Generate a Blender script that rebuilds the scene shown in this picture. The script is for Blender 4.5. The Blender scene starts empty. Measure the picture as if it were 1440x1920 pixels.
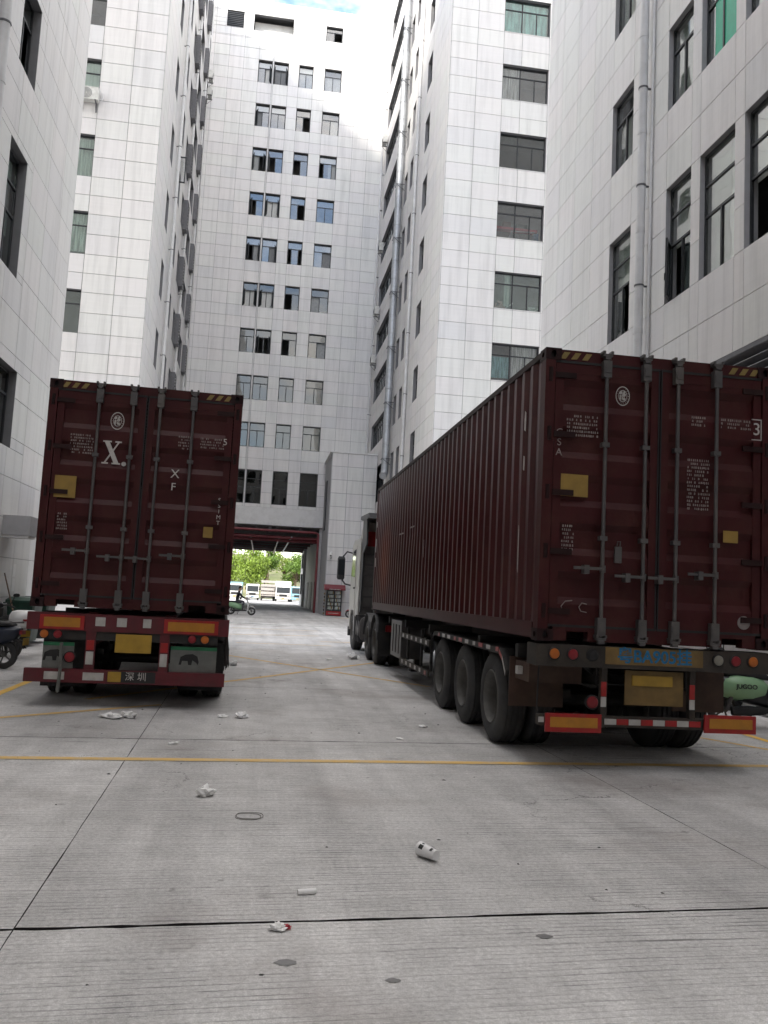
import bpy, math, random
from mathutils import Matrix, Vector, noise as mnoise
rnd = random.Random(7)
R = math.radians
scene = bpy.context.scene
COL = scene.collection

# ------------------------------------------------------------------ camera
CAM_F, CAM_YAW, CAM_PITCH, CAM_ROLL, CAM_H = 1579.488, R(8.04185), R(5.61559), R(2.94901), 1.5926
fw = Vector((math.sin(CAM_YAW)*math.cos(CAM_PITCH), math.cos(CAM_YAW)*math.cos(CAM_PITCH), math.sin(CAM_PITCH)))
r0 = Vector((math.cos(CAM_YAW), -math.sin(CAM_YAW), 0)); u0 = r0.cross(fw)
c_r = math.cos(CAM_ROLL)*r0 + math.sin(CAM_ROLL)*u0
c_u = -math.sin(CAM_ROLL)*r0 + math.cos(CAM_ROLL)*u0
cd = bpy.data.cameras.new('camera'); cam = bpy.data.objects.new('camera', cd); COL.objects.link(cam)
cam.matrix_world = Matrix(((c_r.x, c_u.x, -fw.x, 0), (c_r.y, c_u.y, -fw.y, 0), (c_r.z, c_u.z, -fw.z, CAM_H), (0, 0, 0, 1)))
cd.sensor_fit = 'VERTICAL'; cd.sensor_height = 36.0; cd.lens = CAM_F/1920*36.0
cd.clip_start = 0.05; cd.clip_end = 3000
scene.camera = cam

# ------------------------------------------------------------------ world, sun, exposure
SUN = Vector((-1.0, -1.25, 0.80)).normalized()          # towards the sun
SUN_EL = math.asin(SUN.z); SUN_AZ = math.atan2(SUN.x, SUN.y)
world = bpy.data.worlds.new('World'); scene.world = world; world.use_nodes = True
wn = world.node_tree; wn.nodes.clear()
w_out = wn.nodes.new('ShaderNodeOutputWorld'); w_bg = wn.nodes.new('ShaderNodeBackground')
w_sky = wn.nodes.new('ShaderNodeTexSky'); w_sky.sky_type = 'NISHITA'; w_sky.sun_disc = False
w_sky.sun_elevation = SUN_EL; w_sky.sun_rotation = SUN_AZ
w_sky.air_density = 1.0; w_sky.dust_density = 0.3; w_sky.ozone_density = 1.0
w_co = wn.nodes.new('ShaderNodeTexCoord'); w_map = wn.nodes.new('ShaderNodeMapping'); w_map.inputs['Scale'].default_value = (1, 1, 2.2); w_map.inputs['Location'].default_value = (0, 0, 0)
w_noi = wn.nodes.new('ShaderNodeTexNoise'); w_noi.inputs['Scale'].default_value = 2.6; w_noi.inputs['Detail'].default_value = 7; w_noi.inputs['Roughness'].default_value = .58
w_rmp = wn.nodes.new('ShaderNodeValToRGB'); w_rmp.color_ramp.elements[0].position = .40; w_rmp.color_ramp.elements[1].position = .60
w_rmp.color_ramp.elements[0].color = (0, 0, 0, 1); w_rmp.color_ramp.elements[1].color = (.93, .93, .93, 1)
w_mix = wn.nodes.new('ShaderNodeMixRGB'); w_mix.inputs[2].default_value = (10.0, 9.3, 8.5, 1)
wn.links.new(w_co.outputs['Generated'], w_map.inputs['Vector']); wn.links.new(w_map.outputs[0], w_noi.inputs['Vector'])
wn.links.new(w_noi.outputs['Fac'], w_rmp.inputs['Fac']); wn.links.new(w_rmp.outputs['Color'], w_mix.inputs[0])
wn.links.new(w_sky.outputs[0], w_mix.inputs[1]); wn.links.new(w_mix.outputs[0], w_bg.inputs['Color'])
wn.links.new(w_bg.outputs[0], w_out.inputs['Surface']); w_bg.inputs['Strength'].default_value = 0.15
sl = bpy.data.lights.new('sun', 'SUN'); sl.energy = 1.3; sl.angle = R(4.5); sl.color = (1, .94, .84)
sun = bpy.data.objects.new('sun', sl); COL.objects.link(sun)
sun.rotation_euler = SUN.to_track_quat('Z', 'Y').to_euler(); sun.location = (-60, -60, 90)
scene.view_settings.view_transform = 'Standard'; scene.view_settings.look = 'None'
scene.view_settings.gamma = 1; scene.view_settings.use_curve_mapping = False
scene.view_settings.exposure = 1.80
scene.render.engine = 'CYCLES'
scene.cycles.max_bounces = 8; scene.cycles.transparent_max_bounces = 12; scene.cycles.caustics_reflective = False; scene.cycles.caustics_refractive = False
scene.cycles.use_denoising = True

# ------------------------------------------------------------------ materials
MATS = {}
def _pb(name):
    m = bpy.data.materials.new(name); m.use_nodes = True
    nt = m.node_tree; return m, nt, nt.nodes['Principled BSDF']
def _n(nt, t, **kw):
    n = nt.nodes.new(t)
    for k, v in kw.items():
        if k in n.inputs: n.inputs[k].default_value = v
        else: setattr(n, k, v)
    return n
def plain(name, col, rough=.5, metal=0, var=.18, scale=6, bump=0, bscale=60, dirt=None, dirt_amt=.5, spec=.5, dscale=2.2):
    """flat paint with mottling, optional dirt of its own colour and fine relief"""
    if name in MATS: return MATS[name]
    m, nt, p = _pb(name); L = nt.links
    p.inputs['Roughness'].default_value = rough; p.inputs['Metallic'].default_value = metal
    p.inputs['Specular IOR Level'].default_value = spec
    tc = _n(nt, 'ShaderNodeTexCoord')
    n1 = _n(nt, 'ShaderNodeTexNoise', Scale=scale, Detail=6, Roughness=.6); L.new(tc.outputs['Object'], n1.inputs['Vector'])
    mr = _n(nt, 'ShaderNodeMapRange'); mr.inputs['To Min'].default_value = 1-var; mr.inputs['To Max'].default_value = 1+var
    mr.inputs['From Min'].default_value = .3; mr.inputs['From Max'].default_value = .7
    L.new(n1.outputs['Fac'], mr.inputs['Value'])
    mul = _n(nt, 'ShaderNodeVectorMath', operation='SCALE'); mul.inputs[0].default_value = col; L.new(mr.outputs[0], mul.inputs['Scale'])
    out = mul.outputs[0]
    if dirt:
        n2 = _n(nt, 'ShaderNodeTexNoise', Scale=dscale, Detail=8, Roughness=.7); L.new(tc.outputs['Object'], n2.inputs['Vector'])
        rp = _n(nt, 'ShaderNodeMapRange'); rp.inputs['From Min'].default_value = .46; rp.inputs['From Max'].default_value = .68; rp.inputs['To Max'].default_value = dirt_amt
        L.new(n2.outputs['Fac'], rp.inputs['Value'])
        mx = _n(nt, 'ShaderNodeMixRGB'); mx.inputs[2].default_value = (*dirt, 1); L.new(rp.outputs[0], mx.inputs[0]); L.new(out, mx.inputs[1]); out = mx.outputs[0]
    L.new(out, p.inputs['Base Color'])
    if bump:
        n3 = _n(nt, 'ShaderNodeTexNoise', Scale=bscale, Detail=4); L.new(tc.outputs['Object'], n3.inputs['Vector'])
        b = _n(nt, 'ShaderNodeBump', Strength=bump, Distance=.01); L.new(n3.outputs['Fac'], b.inputs['Height']); L.new(b.outputs[0], p.inputs['Normal'])
    MATS[name] = m; return m
def panel_mat(name, island, base=(.74, .732, .722)):
    m, nt, p = _pb(name); L = nt.links
    p.inputs['Roughness'].default_value = .46
    geo = _n(nt, 'ShaderNodeNewGeometry')
    if island: rv = geo.outputs['Random Per Island']
    else: rv = _n(nt, 'ShaderNodeObjectInfo').outputs['Random']
    ramp = _n(nt, 'ShaderNodeValToRGB'); e = ramp.color_ramp.elements
    b = base
    cols = [(.93, .935, .955), (1.0, 1.0, .99), (.97, .985, .97), (1.02, 1.0, 1.0), (.955, .95, .965), (1.0, .985, .99)]
    e[0].position = 0; e[0].color = tuple(b[i]*cols[0][i] for i in range(3))+(1,)
    e[1].position = 1; e[1].color = tuple(b[i]*cols[5][i] for i in range(3))+(1,)
    for k in range(1, 5):
        x = e.new(k/5); x.color = tuple(b[i]*cols[k][i] for i in range(3))+(1,)
    L.new(rv, ramp.inputs['Fac'])
    # horizontal stone-like grain and soft rain streaks (world space)
    mp = _n(nt, 'ShaderNodeMapping'); mp.inputs['Scale'].default_value = (.5, .5, 9); L.new(geo.outputs['Position'], mp.inputs['Vector'])
    n1 = _n(nt, 'ShaderNodeTexNoise', Scale=1.4, Detail=5, Roughness=.6); L.new(mp.outputs[0], n1.inputs['Vector'])
    mp2 = _n(nt, 'ShaderNodeMapping'); mp2.inputs['Scale'].default_value = (3.2, 3.2, .22); L.new(geo.outputs['Position'], mp2.inputs['Vector'])
    n2 = _n(nt, 'ShaderNodeTexNoise', Scale=1.1, Detail=6, Roughness=.65); L.new(mp2.outputs[0], n2.inputs['Vector'])
    r1 = _n(nt, 'ShaderNodeMapRange'); r1.inputs['From Min'].default_value = .3; r1.inputs['From Max'].default_value = .7; r1.inputs['To Min'].default_value = .975; r1.inputs['To Max'].default_value = 1.015
    r2 = _n(nt, 'ShaderNodeMapRange'); r2.inputs['From Min'].default_value = .46; r2.inputs['From Max'].default_value = .78; r2.inputs['To Min'].default_value = 1.0; r2.inputs['To Max'].default_value = .80
    L.new(n1.outputs['Fac'], r1.inputs['Value']); L.new(n2.outputs['Fac'], r2.inputs['Value'])
    m1 = _n(nt, 'ShaderNodeMath', operation='MULTIPLY'); L.new(r1.outputs[0], m1.inputs[0]); L.new(r2.outputs[0], m1.inputs[1])
    sc = _n(nt, 'ShaderNodeVectorMath', operation='SCALE'); L.new(ramp.outputs['Color'], sc.inputs[0]); L.new(m1.outputs[0], sc.inputs['Scale'])
    L.new(sc.outputs[0], p.inputs['Base Color'])
    MATS[name] = m; return m
def glass_mat(name, tint=(.62, .7, .68), refl=.13, rough=.02, wav=.005):
    m = bpy.data.materials.new(name); m.use_nodes = True; nt = m.node_tree; nt.nodes.clear(); L = nt.links
    o = _n(nt, 'ShaderNodeOutputMaterial'); mx = _n(nt, 'ShaderNodeMixShader')
    t = _n(nt, 'ShaderNodeBsdfTransparent'); t.inputs['Color'].default_value = (*tint, 1)
    g = _n(nt, 'ShaderNodeBsdfGlossy'); g.inputs['Roughness'].default_value = rough; g.inputs['Color'].default_value = (.95, .95, .95, 1)
    lw = _n(nt, 'ShaderNodeLayerWeight'); lw.inputs['Blend'].default_value = .22
    mr = _n(nt, 'ShaderNodeMapRange'); mr.inputs['To Min'].default_value = refl; mr.inputs['To Max'].default_value = .72
    L.new(lw.outputs['Facing'], mr.inputs['Value'])
    pw = _n(nt, 'ShaderNodeMath', operation='MULTIPLY'); pw.inputs[1].default_value = 1
    L.new(mr.outputs[0], pw.inputs[0]); L.new(pw.outputs[0], mx.inputs[0])
    geo = _n(nt, 'ShaderNodeNewGeometry'); nz = _n(nt, 'ShaderNodeTexNoise', Scale=.9, Detail=1); L.new(geo.outputs['Position'], nz.inputs['Vector'])
    b = _n(nt, 'ShaderNodeBump', Strength=1, Distance=wav); L.new(nz.outputs['Fac'], b.inputs['Height']); L.new(b.outputs[0], g.inputs['Normal'])
    L.new(t.outputs[0], mx.inputs[1]); L.new(g.outputs[0], mx.inputs[2]); L.new(mx.outputs[0], o.inputs[0])
    MATS[name] = m; return m

panel_mat('panel', False); panel_mat('panel_mass', True)
plain('joint', (.33, .33, .33), .8, var=.2)
plain('wall_white', (.70, .695, .69), .7, var=.05, scale=1.5, dirt=(.45, .44, .42), dirt_amt=.35)
plain('wall_grey', (.40, .40, .41), .75, var=.08)
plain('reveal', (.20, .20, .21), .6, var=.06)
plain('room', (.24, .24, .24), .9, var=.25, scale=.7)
plain('frame', (.035, .038, .042), .45, var=.1, metal=.2)
glass_mat('glass', (.82, .83, .83), .055); glass_mat('glass_green', (.80, .88, .85), .09); glass_mat('glass_dark', (.34, .38, .38), .05); glass_mat('glass_film', (.86, .90, .87), .14)
plain('frosted', (.50, .55, .53), .25, var=.06, scale=1.2)
plain('blind_or_tone', (.62, .62, .60), .6, var=.08)

def cloth(name, col):
    m, nt, p = _pb(name); L = nt.links; p.inputs['Roughness'].default_value = .85
    tc = _n(nt, 'ShaderNodeTexCoord'); mp = _n(nt, 'ShaderNodeMapping'); mp.inputs['Scale'].default_value = (1, 0, .12); L.new(tc.outputs['Object'], mp.inputs['Vector'])
    n = _n(nt, 'ShaderNodeTexNoise', Scale=16, Detail=3); L.new(mp.outputs[0], n.inputs['Vector'])
    r = _n(nt, 'ShaderNodeValToRGB'); r.color_ramp.elements[0].position = .38; r.color_ramp.elements[1].position = .62; r.color_ramp.elements[0].color = (*[c*.5 for c in col], 1); r.color_ramp.elements[1].color = (*col, 1)  # dark vertical streaks painted into the cloth for fold shading
    L.new(n.outputs['Fac'], r.inputs[0]); L.new(r.outputs[0], p.inputs['Base Color']); MATS[name] = m
cloth('curtain', (.70, .72, .68)); cloth('curtain_teal', (.30, .62, .62))
plain('green_sheet', (.02, .42, .25), .35, var=.1)
plain('pvc', (.66, .66, .66), .4, var=.05, dirt=(.4, .4, .39), dirt_amt=.4, dscale=.8)
plain('duct', (.42, .44, .46), .42, metal=.35, var=.1, dirt=(.3, .3, .31), dirt_amt=.5)
plain('bracket', (.10, .10, .11), .5)
plain('louvre_grey', (.125, .125, .135), .5)
plain('ac_white', (.66, .66, .63), .45, dirt=(.4, .39, .36), dirt_amt=.4)
plain('maroon', (.046, .0078, .0090), .48, spec=.22, var=.22, scale=1.6, dirt=(.062, .024, .017), dirt_amt=.55, dscale=3.0, bump=.15, bscale=30)
def side_sheet():
    m = MATS['maroon'].copy(); m.name = 'maroon_side'; MATS['maroon_side'] = m; nt = m.node_tree; L = nt.links; p = nt.nodes['Principled BSDF']; p.inputs['Roughness'].default_value = .38; p.inputs['Specular IOR Level'].default_value = .45
    src = p.inputs['Base Color'].links[0].from_socket
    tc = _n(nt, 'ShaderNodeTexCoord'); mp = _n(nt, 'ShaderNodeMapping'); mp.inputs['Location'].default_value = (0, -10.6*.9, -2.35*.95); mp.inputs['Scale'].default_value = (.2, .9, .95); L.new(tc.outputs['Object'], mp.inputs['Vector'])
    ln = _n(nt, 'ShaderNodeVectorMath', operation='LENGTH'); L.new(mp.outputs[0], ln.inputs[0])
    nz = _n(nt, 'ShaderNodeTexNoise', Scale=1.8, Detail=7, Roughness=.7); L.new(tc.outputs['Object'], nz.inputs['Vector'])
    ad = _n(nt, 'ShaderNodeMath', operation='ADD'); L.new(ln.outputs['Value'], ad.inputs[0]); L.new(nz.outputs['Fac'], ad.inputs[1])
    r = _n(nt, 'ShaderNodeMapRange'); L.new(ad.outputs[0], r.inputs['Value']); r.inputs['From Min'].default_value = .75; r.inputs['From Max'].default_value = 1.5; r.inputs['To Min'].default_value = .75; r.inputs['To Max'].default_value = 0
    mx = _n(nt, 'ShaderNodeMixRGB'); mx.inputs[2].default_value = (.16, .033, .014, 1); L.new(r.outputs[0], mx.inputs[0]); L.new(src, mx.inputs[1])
    # scuffs along the sheet
    mp2 = _n(nt, 'ShaderNodeMapping'); mp2.inputs['Scale'].default_value = (1, .5, 6); L.new(tc.outputs['Object'], mp2.inputs['Vector'])
    n2 = _n(nt, 'ShaderNodeTexNoise', Scale=2.2, Detail=8, Roughness=.75); L.new(mp2.outputs[0], n2.inputs['Vector'])
    r2 = _n(nt, 'ShaderNodeMapRange'); L.new(n2.outputs['Fac'], r2.inputs['Value']); r2.inputs['From Min'].default_value = .62; r2.inputs['From Max'].default_value = .78; r2.inputs['To Max'].default_value = .6
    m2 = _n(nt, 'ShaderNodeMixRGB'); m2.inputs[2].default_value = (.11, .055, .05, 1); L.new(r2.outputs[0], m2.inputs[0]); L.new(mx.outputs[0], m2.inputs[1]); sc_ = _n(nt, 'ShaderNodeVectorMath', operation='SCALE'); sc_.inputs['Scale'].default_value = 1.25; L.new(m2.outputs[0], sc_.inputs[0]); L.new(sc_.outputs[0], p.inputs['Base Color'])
side_sheet()
plain('maroon_dark', (.020, .0070, .0075), .55, spec=.2, var=.25, scale=3, dirt=(.02, .014, .012), dirt_amt=.8)
plain('rust', (.11, .04, .022), .8, var=.3)
plain('galv', (.088, .085, .086), .45, metal=.3, var=.15, dirt=(.16, .14, .12), dirt_amt=.5)
plain('gasket', (.012, .012, .013), .7)
plain('black_hole', (.004, .004, .004), .9)
plain('chassis', (.026, .021, .017), .7, var=.35, scale=5, dirt=(.055, .042, .029), dirt_amt=.7, bump=.3)
plain('chassis_red', (.095, .006, .012), .5, var=.25, dirt=(.05, .02, .02), dirt_amt=.6)
plain('chassis_black', (.016, .015, .015), .7, var=.3, dirt=(.04, .034, .028), dirt_amt=.7)
plain('tyre', (.034, .034, .035), .82, var=.3, dirt=(.06, .057, .052), dirt_amt=.6, bump=.25, bscale=40)
plain('rim', (.11, .107, .10), .6, metal=.2, var=.25, dirt=(.05, .042, .035), dirt_amt=.7)
plain('flap_brown', (.060, .032, .022), .7, var=.25, dirt=(.09, .06, .04), dirt_amt=.5)
plain('flap_black', (.015, .015, .016), .75, dirt=(.05, .045, .04), dirt_amt=.5)
plain('lens_orange', (.42, .11, .01), .35); plain('lens_red', (.22, .008, .014), .35); plain('lens_clear', (.25, .24, .20), .3)
plain('refl_red', (.32, .010, .010), .35, var=.12, dirt=(.12, .02, .015), dirt_amt=.5, dscale=9)
plain('refl_yellow', (.40, .17, .014), .35, var=.12, dirt=(.3, .13, .02), dirt_amt=.5, dscale=9)
plain('refl_white', (.42, .41, .39), .4, dirt=(.3, .28, .25), dirt_amt=.5, dscale=9)
plain('yellow_paint', (.22, .16, .045), .6, dirt=(.2, .13, .04), dirt_amt=.6, dscale=9)
plain('plate_yellow', (.36, .22, .025), .45); plain('board_brown', (.17, .105, .03), .6, var=.25, dirt=(.07, .05, .02), dirt_amt=.6)
plain('spray_blue', (.010, .13, .27), .7, var=.3, scale=30)
plain('letter_white', (.50, .48, .46), .6, dirt=(.32, .25, .24), dirt_amt=.6, dscale=14)
plain('scrawl', (.24, .20, .19), .8)
plain('sticker_yellow', (.27, .17, .035), .5); plain('sticker_pale', (.20, .175, .17), .6, var=.2, dirt=(.2, .13, .13), dirt_amt=.6)
plain('cab_paint', (.36, .35, .33), .35, var=.06, dirt=(.3, .27, .24), dirt_amt=.5)
plain('cab_dark', (.030, .030, .032), .5); plain('cab_back', (.12, .115, .11), .6, dirt=(.05, .045, .04), dirt_amt=.7)
plain('rubber', (.014, .014, .015), .65); plain('chrome', (.45, .45, .45), .25, metal=.9, var=.05)
plain('red_pipe', (.17, .02, .027), .45, dirt=(.3, .1, .1), dirt_amt=.3); plain('ceiling_dark', (.13, .12, .12), .85)
plain('fridge_red', (.15, .008, .020), .45); plain('fridge_black', (.02, .02, .022), .4)
plain('shelf_green', (.50, .58, .46), .5, var=.2); plain('bright_red', (.33, .02, .02), .4)
plain('white_plastic', (.72, .72, .71), .35, var=.04); plain('scoot_black', (.012, .012, .015), .3); plain('scoot_navy', (.012, .018, .035), .3)
plain('scoot_green', (.25, .42, .24), .35, var=.05); plain('scoot_red', (.45, .015, .02), .35); plain('seat_black', (.012, .012, .013), .6)
plain('skin', (.42, .25, .17), .55, var=.05); plain('jacket', (.012, .013, .016), .8); plain('trousers', (.06, .06, .07), .85); plain('hair', (.012, .01, .009), .6); plain('shoe', (.05, .05, .05), .6)
plain('truck_white', (.70, .70, .69), .4, var=.05, dirt=(.5, .49, .46), dirt_amt=.3); plain('truck_blue', (.25, .48, .62), .4); plain('truck_grey', (.36, .33, .31), .5)
plain('glass_cab', (.025, .030, .034), .08, var=.1)
plain('leaf', (.16, .24, .024), .6, var=.45, scale=.8); plain('leaf_b', (.10, .18, .02), .6, var=.45, scale=.8); plain('bark', (.10, .075, .05), .9)
plain('hill_green', (.11, .13, .035), .9, var=.5, scale=.12, dirt=(.32, .27, .17), dirt_amt=.9, dscale=.05)
plain('paper', (.84, .84, .83), .8, var=.06); plain('cup_print', (.02, .02, .02), .5); plain('cup_clear', (.74, .74, .74), .2, var=.05)
plain('lid_red', (.40, .03, .05), .4); plain('wire', (.09, .08, .07), .6); plain('puddle', (.17, .168, .168), .5); plain('grit', (.05, .048, .045), .9)
plain('bin_green', (.010, .045, .030), .45); plain('wood_brown', (.14, .09, .06), .7, var=.2); plain('cloth_pink', (.60, .42, .38), .9, var=.3, scale=14); plain('cloth_white', (.65, .65, .63), .9, var=.2, scale=14)
plain('shelf_red', (.40, .03, .05), .5); plain('box_blue', (.02, .10, .20), .5); plain('tube_light', (.8, .82, .8), .4)
plain('flap_pale', (.13, .135, .125), .6, var=.2, dirt=(.1, .09, .08), dirt_amt=.6); plain('flap_green', (.02, .16, .07), .6)
plain('tint_grey', (.30, .31, .31), .5); plain('tint_dark', (.16, .165, .17), .5); plain('bundle', (.02, .015, .015), .8)

def concrete_mat(name, grooves, seedv=0):
    m, nt, p = _pb(name); L = nt.links
    p.inputs['Roughness'].default_value = .82; p.inputs['Specular IOR Level'].default_value = .3
    geo = _n(nt, 'ShaderNodeNewGeometry'); oi = _n(nt, 'ShaderNodeObjectInfo')
    pos = geo.outputs['Position']
    def noise(scale, detail=6, rough=.6, mp=None, src=pos):
        s = src
        if mp:
            mm = _n(nt, 'ShaderNodeMapping'); mm.inputs['Scale'].default_value = mp; L.new(src, mm.inputs['Vector']); s = mm.outputs[0]
        t = _n(nt, 'ShaderNodeTexNoise', Scale=scale, Detail=detail, Roughness=rough); L.new(s, t.inputs['Vector']); return t.outputs['Fac']
    def rng(v, a, b, c, d):
        r = _n(nt, 'ShaderNodeMapRange'); L.new(v, r.inputs['Value'])
        for k, x in zip(('From Min', 'From Max', 'To Min', 'To Max'), (a, b, c, d)): r.inputs[k].default_value = x
        return r.outputs[0]
    def math2(op, a, b):
        n = _n(nt, 'ShaderNodeMath', operation=op)
        for i, x in enumerate((a, b)):
            if isinstance(x, (int, float)): n.inputs[i].default_value = x
            else: L.new(x, n.inputs[i])
        return n.outputs[0]
    big = rng(noise(.35, 5), .3, .7, .78, 1.14)
    mid = rng(noise(2.4, 7, .7), .3, .7, .86, 1.10)
    fine = rng(noise(38, 4, .75), .3, .7, .74, 1.22)
    speck = rng(noise(210, 2, .6), .3, .7, .70, 1.26)
    tone = math2('MULTIPLY', math2('MULTIPLY', big, mid), math2('MULTIPLY', fine, speck))
    tone = math2('MULTIPLY', tone, rng(oi.outputs['Random'], 0, 1, .93, 1.04))
    # wheel tracks running along the yard
    trk = rng(noise(1.0, 4, .6, (1.9, .10, 1)), .42, .70, 1.0, .76); tone = math2('MULTIPLY', tone, trk)
    sp = _n(nt, 'ShaderNodeSeparateXYZ'); L.new(pos, sp.inputs[0])
    v = math2('SUBTRACT', sp.outputs['Y'], math2('MULTIPLY', sp.outputs['X'], .065))
    hgt = None
    if grooves:
        wob = math2('MULTIPLY', rng(noise(1.0, 3, .6, (.9, 2.0, 1)), 0, 1, -1, 1), .018)
        cb = _n(nt, 'ShaderNodeCombineXYZ'); L.new(v, cb.inputs[1])
        n1d = _n(nt, 'ShaderNodeTexNoise', Scale=9, Detail=2); L.new(cb.outputs[0], n1d.inputs['Vector'])
        v2 = math2('ADD', math2('ADD', v, wob), math2('MULTIPLY', n1d.outputs['Fac'], .11))
        fr = math2('FRACT', math2('DIVIDE', v2, .046), 0)
        dist = math2('ABSOLUTE', math2('SUBTRACT', fr, .5), 0)
        line = rng(dist, .05, .13, 1, 0)
        brk = rng(noise(1.0, 5, .75, (3.2, 40, 1)), .38, .60, 0, 1)
        zone = rng(noise(.55, 4, .6), .34, .60, .15, 1)
        line = math2('MULTIPLY', math2('MULTIPLY', line, brk), zone)
        tone = math2('MULTIPLY', tone, rng(line, 0, 1, 1, .30))
        strk = rng(noise(1.0, 4, .7, (2.2, 75, 1)), .3, .7, .90, 1.08); tone = math2('MULTIPLY', tone, strk)
        hgt = line
    base = _n(nt, 'ShaderNodeVectorMath', operation='SCALE'); base.inputs[0].default_value = (.62, .612, .606); L.new(tone, base.inputs['Scale'])
    # oily brown stains and a few dark drips
    st = rng(noise(.42, 5, .62, None), .53, .72, 0, .6)
    mx = _n(nt, 'ShaderNodeMixRGB'); mx.inputs[2].default_value = (.24, .205, .19, 1); L.new(st, mx.inputs[0]); L.new(base.outputs[0], mx.inputs[1])
    oil = rng(noise(1.7, 4, .6), .66, .74, 0, .6); oil2 = rng(noise(6.5, 3, .5), .70, .76, 0, .5)
    mo = _n(nt, 'ShaderNodeMixRGB'); mo.inputs[2].default_value = (.12, .115, .11, 1); L.new(math2('MAXIMUM', oil, oil2), mo.inputs[0]); L.new(mx.outputs[0], mo.inputs[1])
    wv = _n(nt, 'ShaderNodeTexNoise', Scale=1.6, Detail=6, Roughness=.7); L.new(pos, wv.inputs['Vector'])
    wa = _n(nt, 'ShaderNodeVectorMath', operation='MULTIPLY_ADD'); L.new(wv.outputs['Color'], wa.inputs[0]); wa.inputs[1].default_value = (.9, .9, 0); L.new(pos, wa.inputs[2])
    vo = _n(nt, 'ShaderNodeTexVoronoi', feature='DISTANCE_TO_EDGE', Scale=.33); L.new(wa.outputs[0], vo.inputs['Vector'])
    crk = math2('MULTIPLY', rng(vo.outputs['Distance'], .0006, .0022, 1, 0), rng(noise(.5, 3), .50, .58, 0, .8))
    mk = _n(nt, 'ShaderNodeMixRGB'); mk.inputs[2].default_value = (.07, .066, .063, 1); L.new(crk, mk.inputs[0]); L.new(mo.outputs[0], mk.inputs[1])
    L.new(mk.outputs[0], p.inputs['Base Color'])
    b = _n(nt, 'ShaderNodeBump', Strength=.5, Distance=.004); h = math2('SUBTRACT', noise(120, 4, .7), math2('MULTIPLY', hgt, 1.6)) if hgt is not None else noise(120, 4, .7)
    L.new(h, b.inputs['Height']); L.new(b.outputs[0], p.inputs['Normal'])
    MATS[name] = m; return m
concrete_mat('concrete', True); concrete_mat('concrete_plain', False)
plain('joint_dirt', (.022, .020, .019), .95, var=.4, scale=25)
def worn_paint():
    m, nt, p = _pb('line_yellow'); L = nt.links
    p.inputs['Roughness'].default_value = .7
    geo = _n(nt, 'ShaderNodeNewGeometry')
    n1 = _n(nt, 'ShaderNodeTexNoise', Scale=7, Detail=9, Roughness=.8); L.new(geo.outputs['Position'], n1.inputs['Vector'])
    r = _n(nt, 'ShaderNodeMapRange'); L.new(n1.outputs['Fac'], r.inputs['Value']); r.inputs['From Min'].default_value = .44; r.inputs['From Max'].default_value = .74
    mx = _n(nt, 'ShaderNodeMixRGB'); mx.inputs[1].default_value = (.66, .43, .13, 1); mx.inputs[2].default_value = (.52, .45, .36, 1)
    L.new(r.outputs[0], mx.inputs[0]); L.new(mx.outputs[0], p.inputs['Base Color']); MATS['line_yellow'] = m
    m2 = m.copy(); m2.name = 'line_bright'; MATS['line_bright'] = m2
    for n in m2.node_tree.nodes:
        if n.type == 'MIX_RGB': n.inputs[1].default_value = (.80, .47, .03, 1)
worn_paint()

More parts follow.
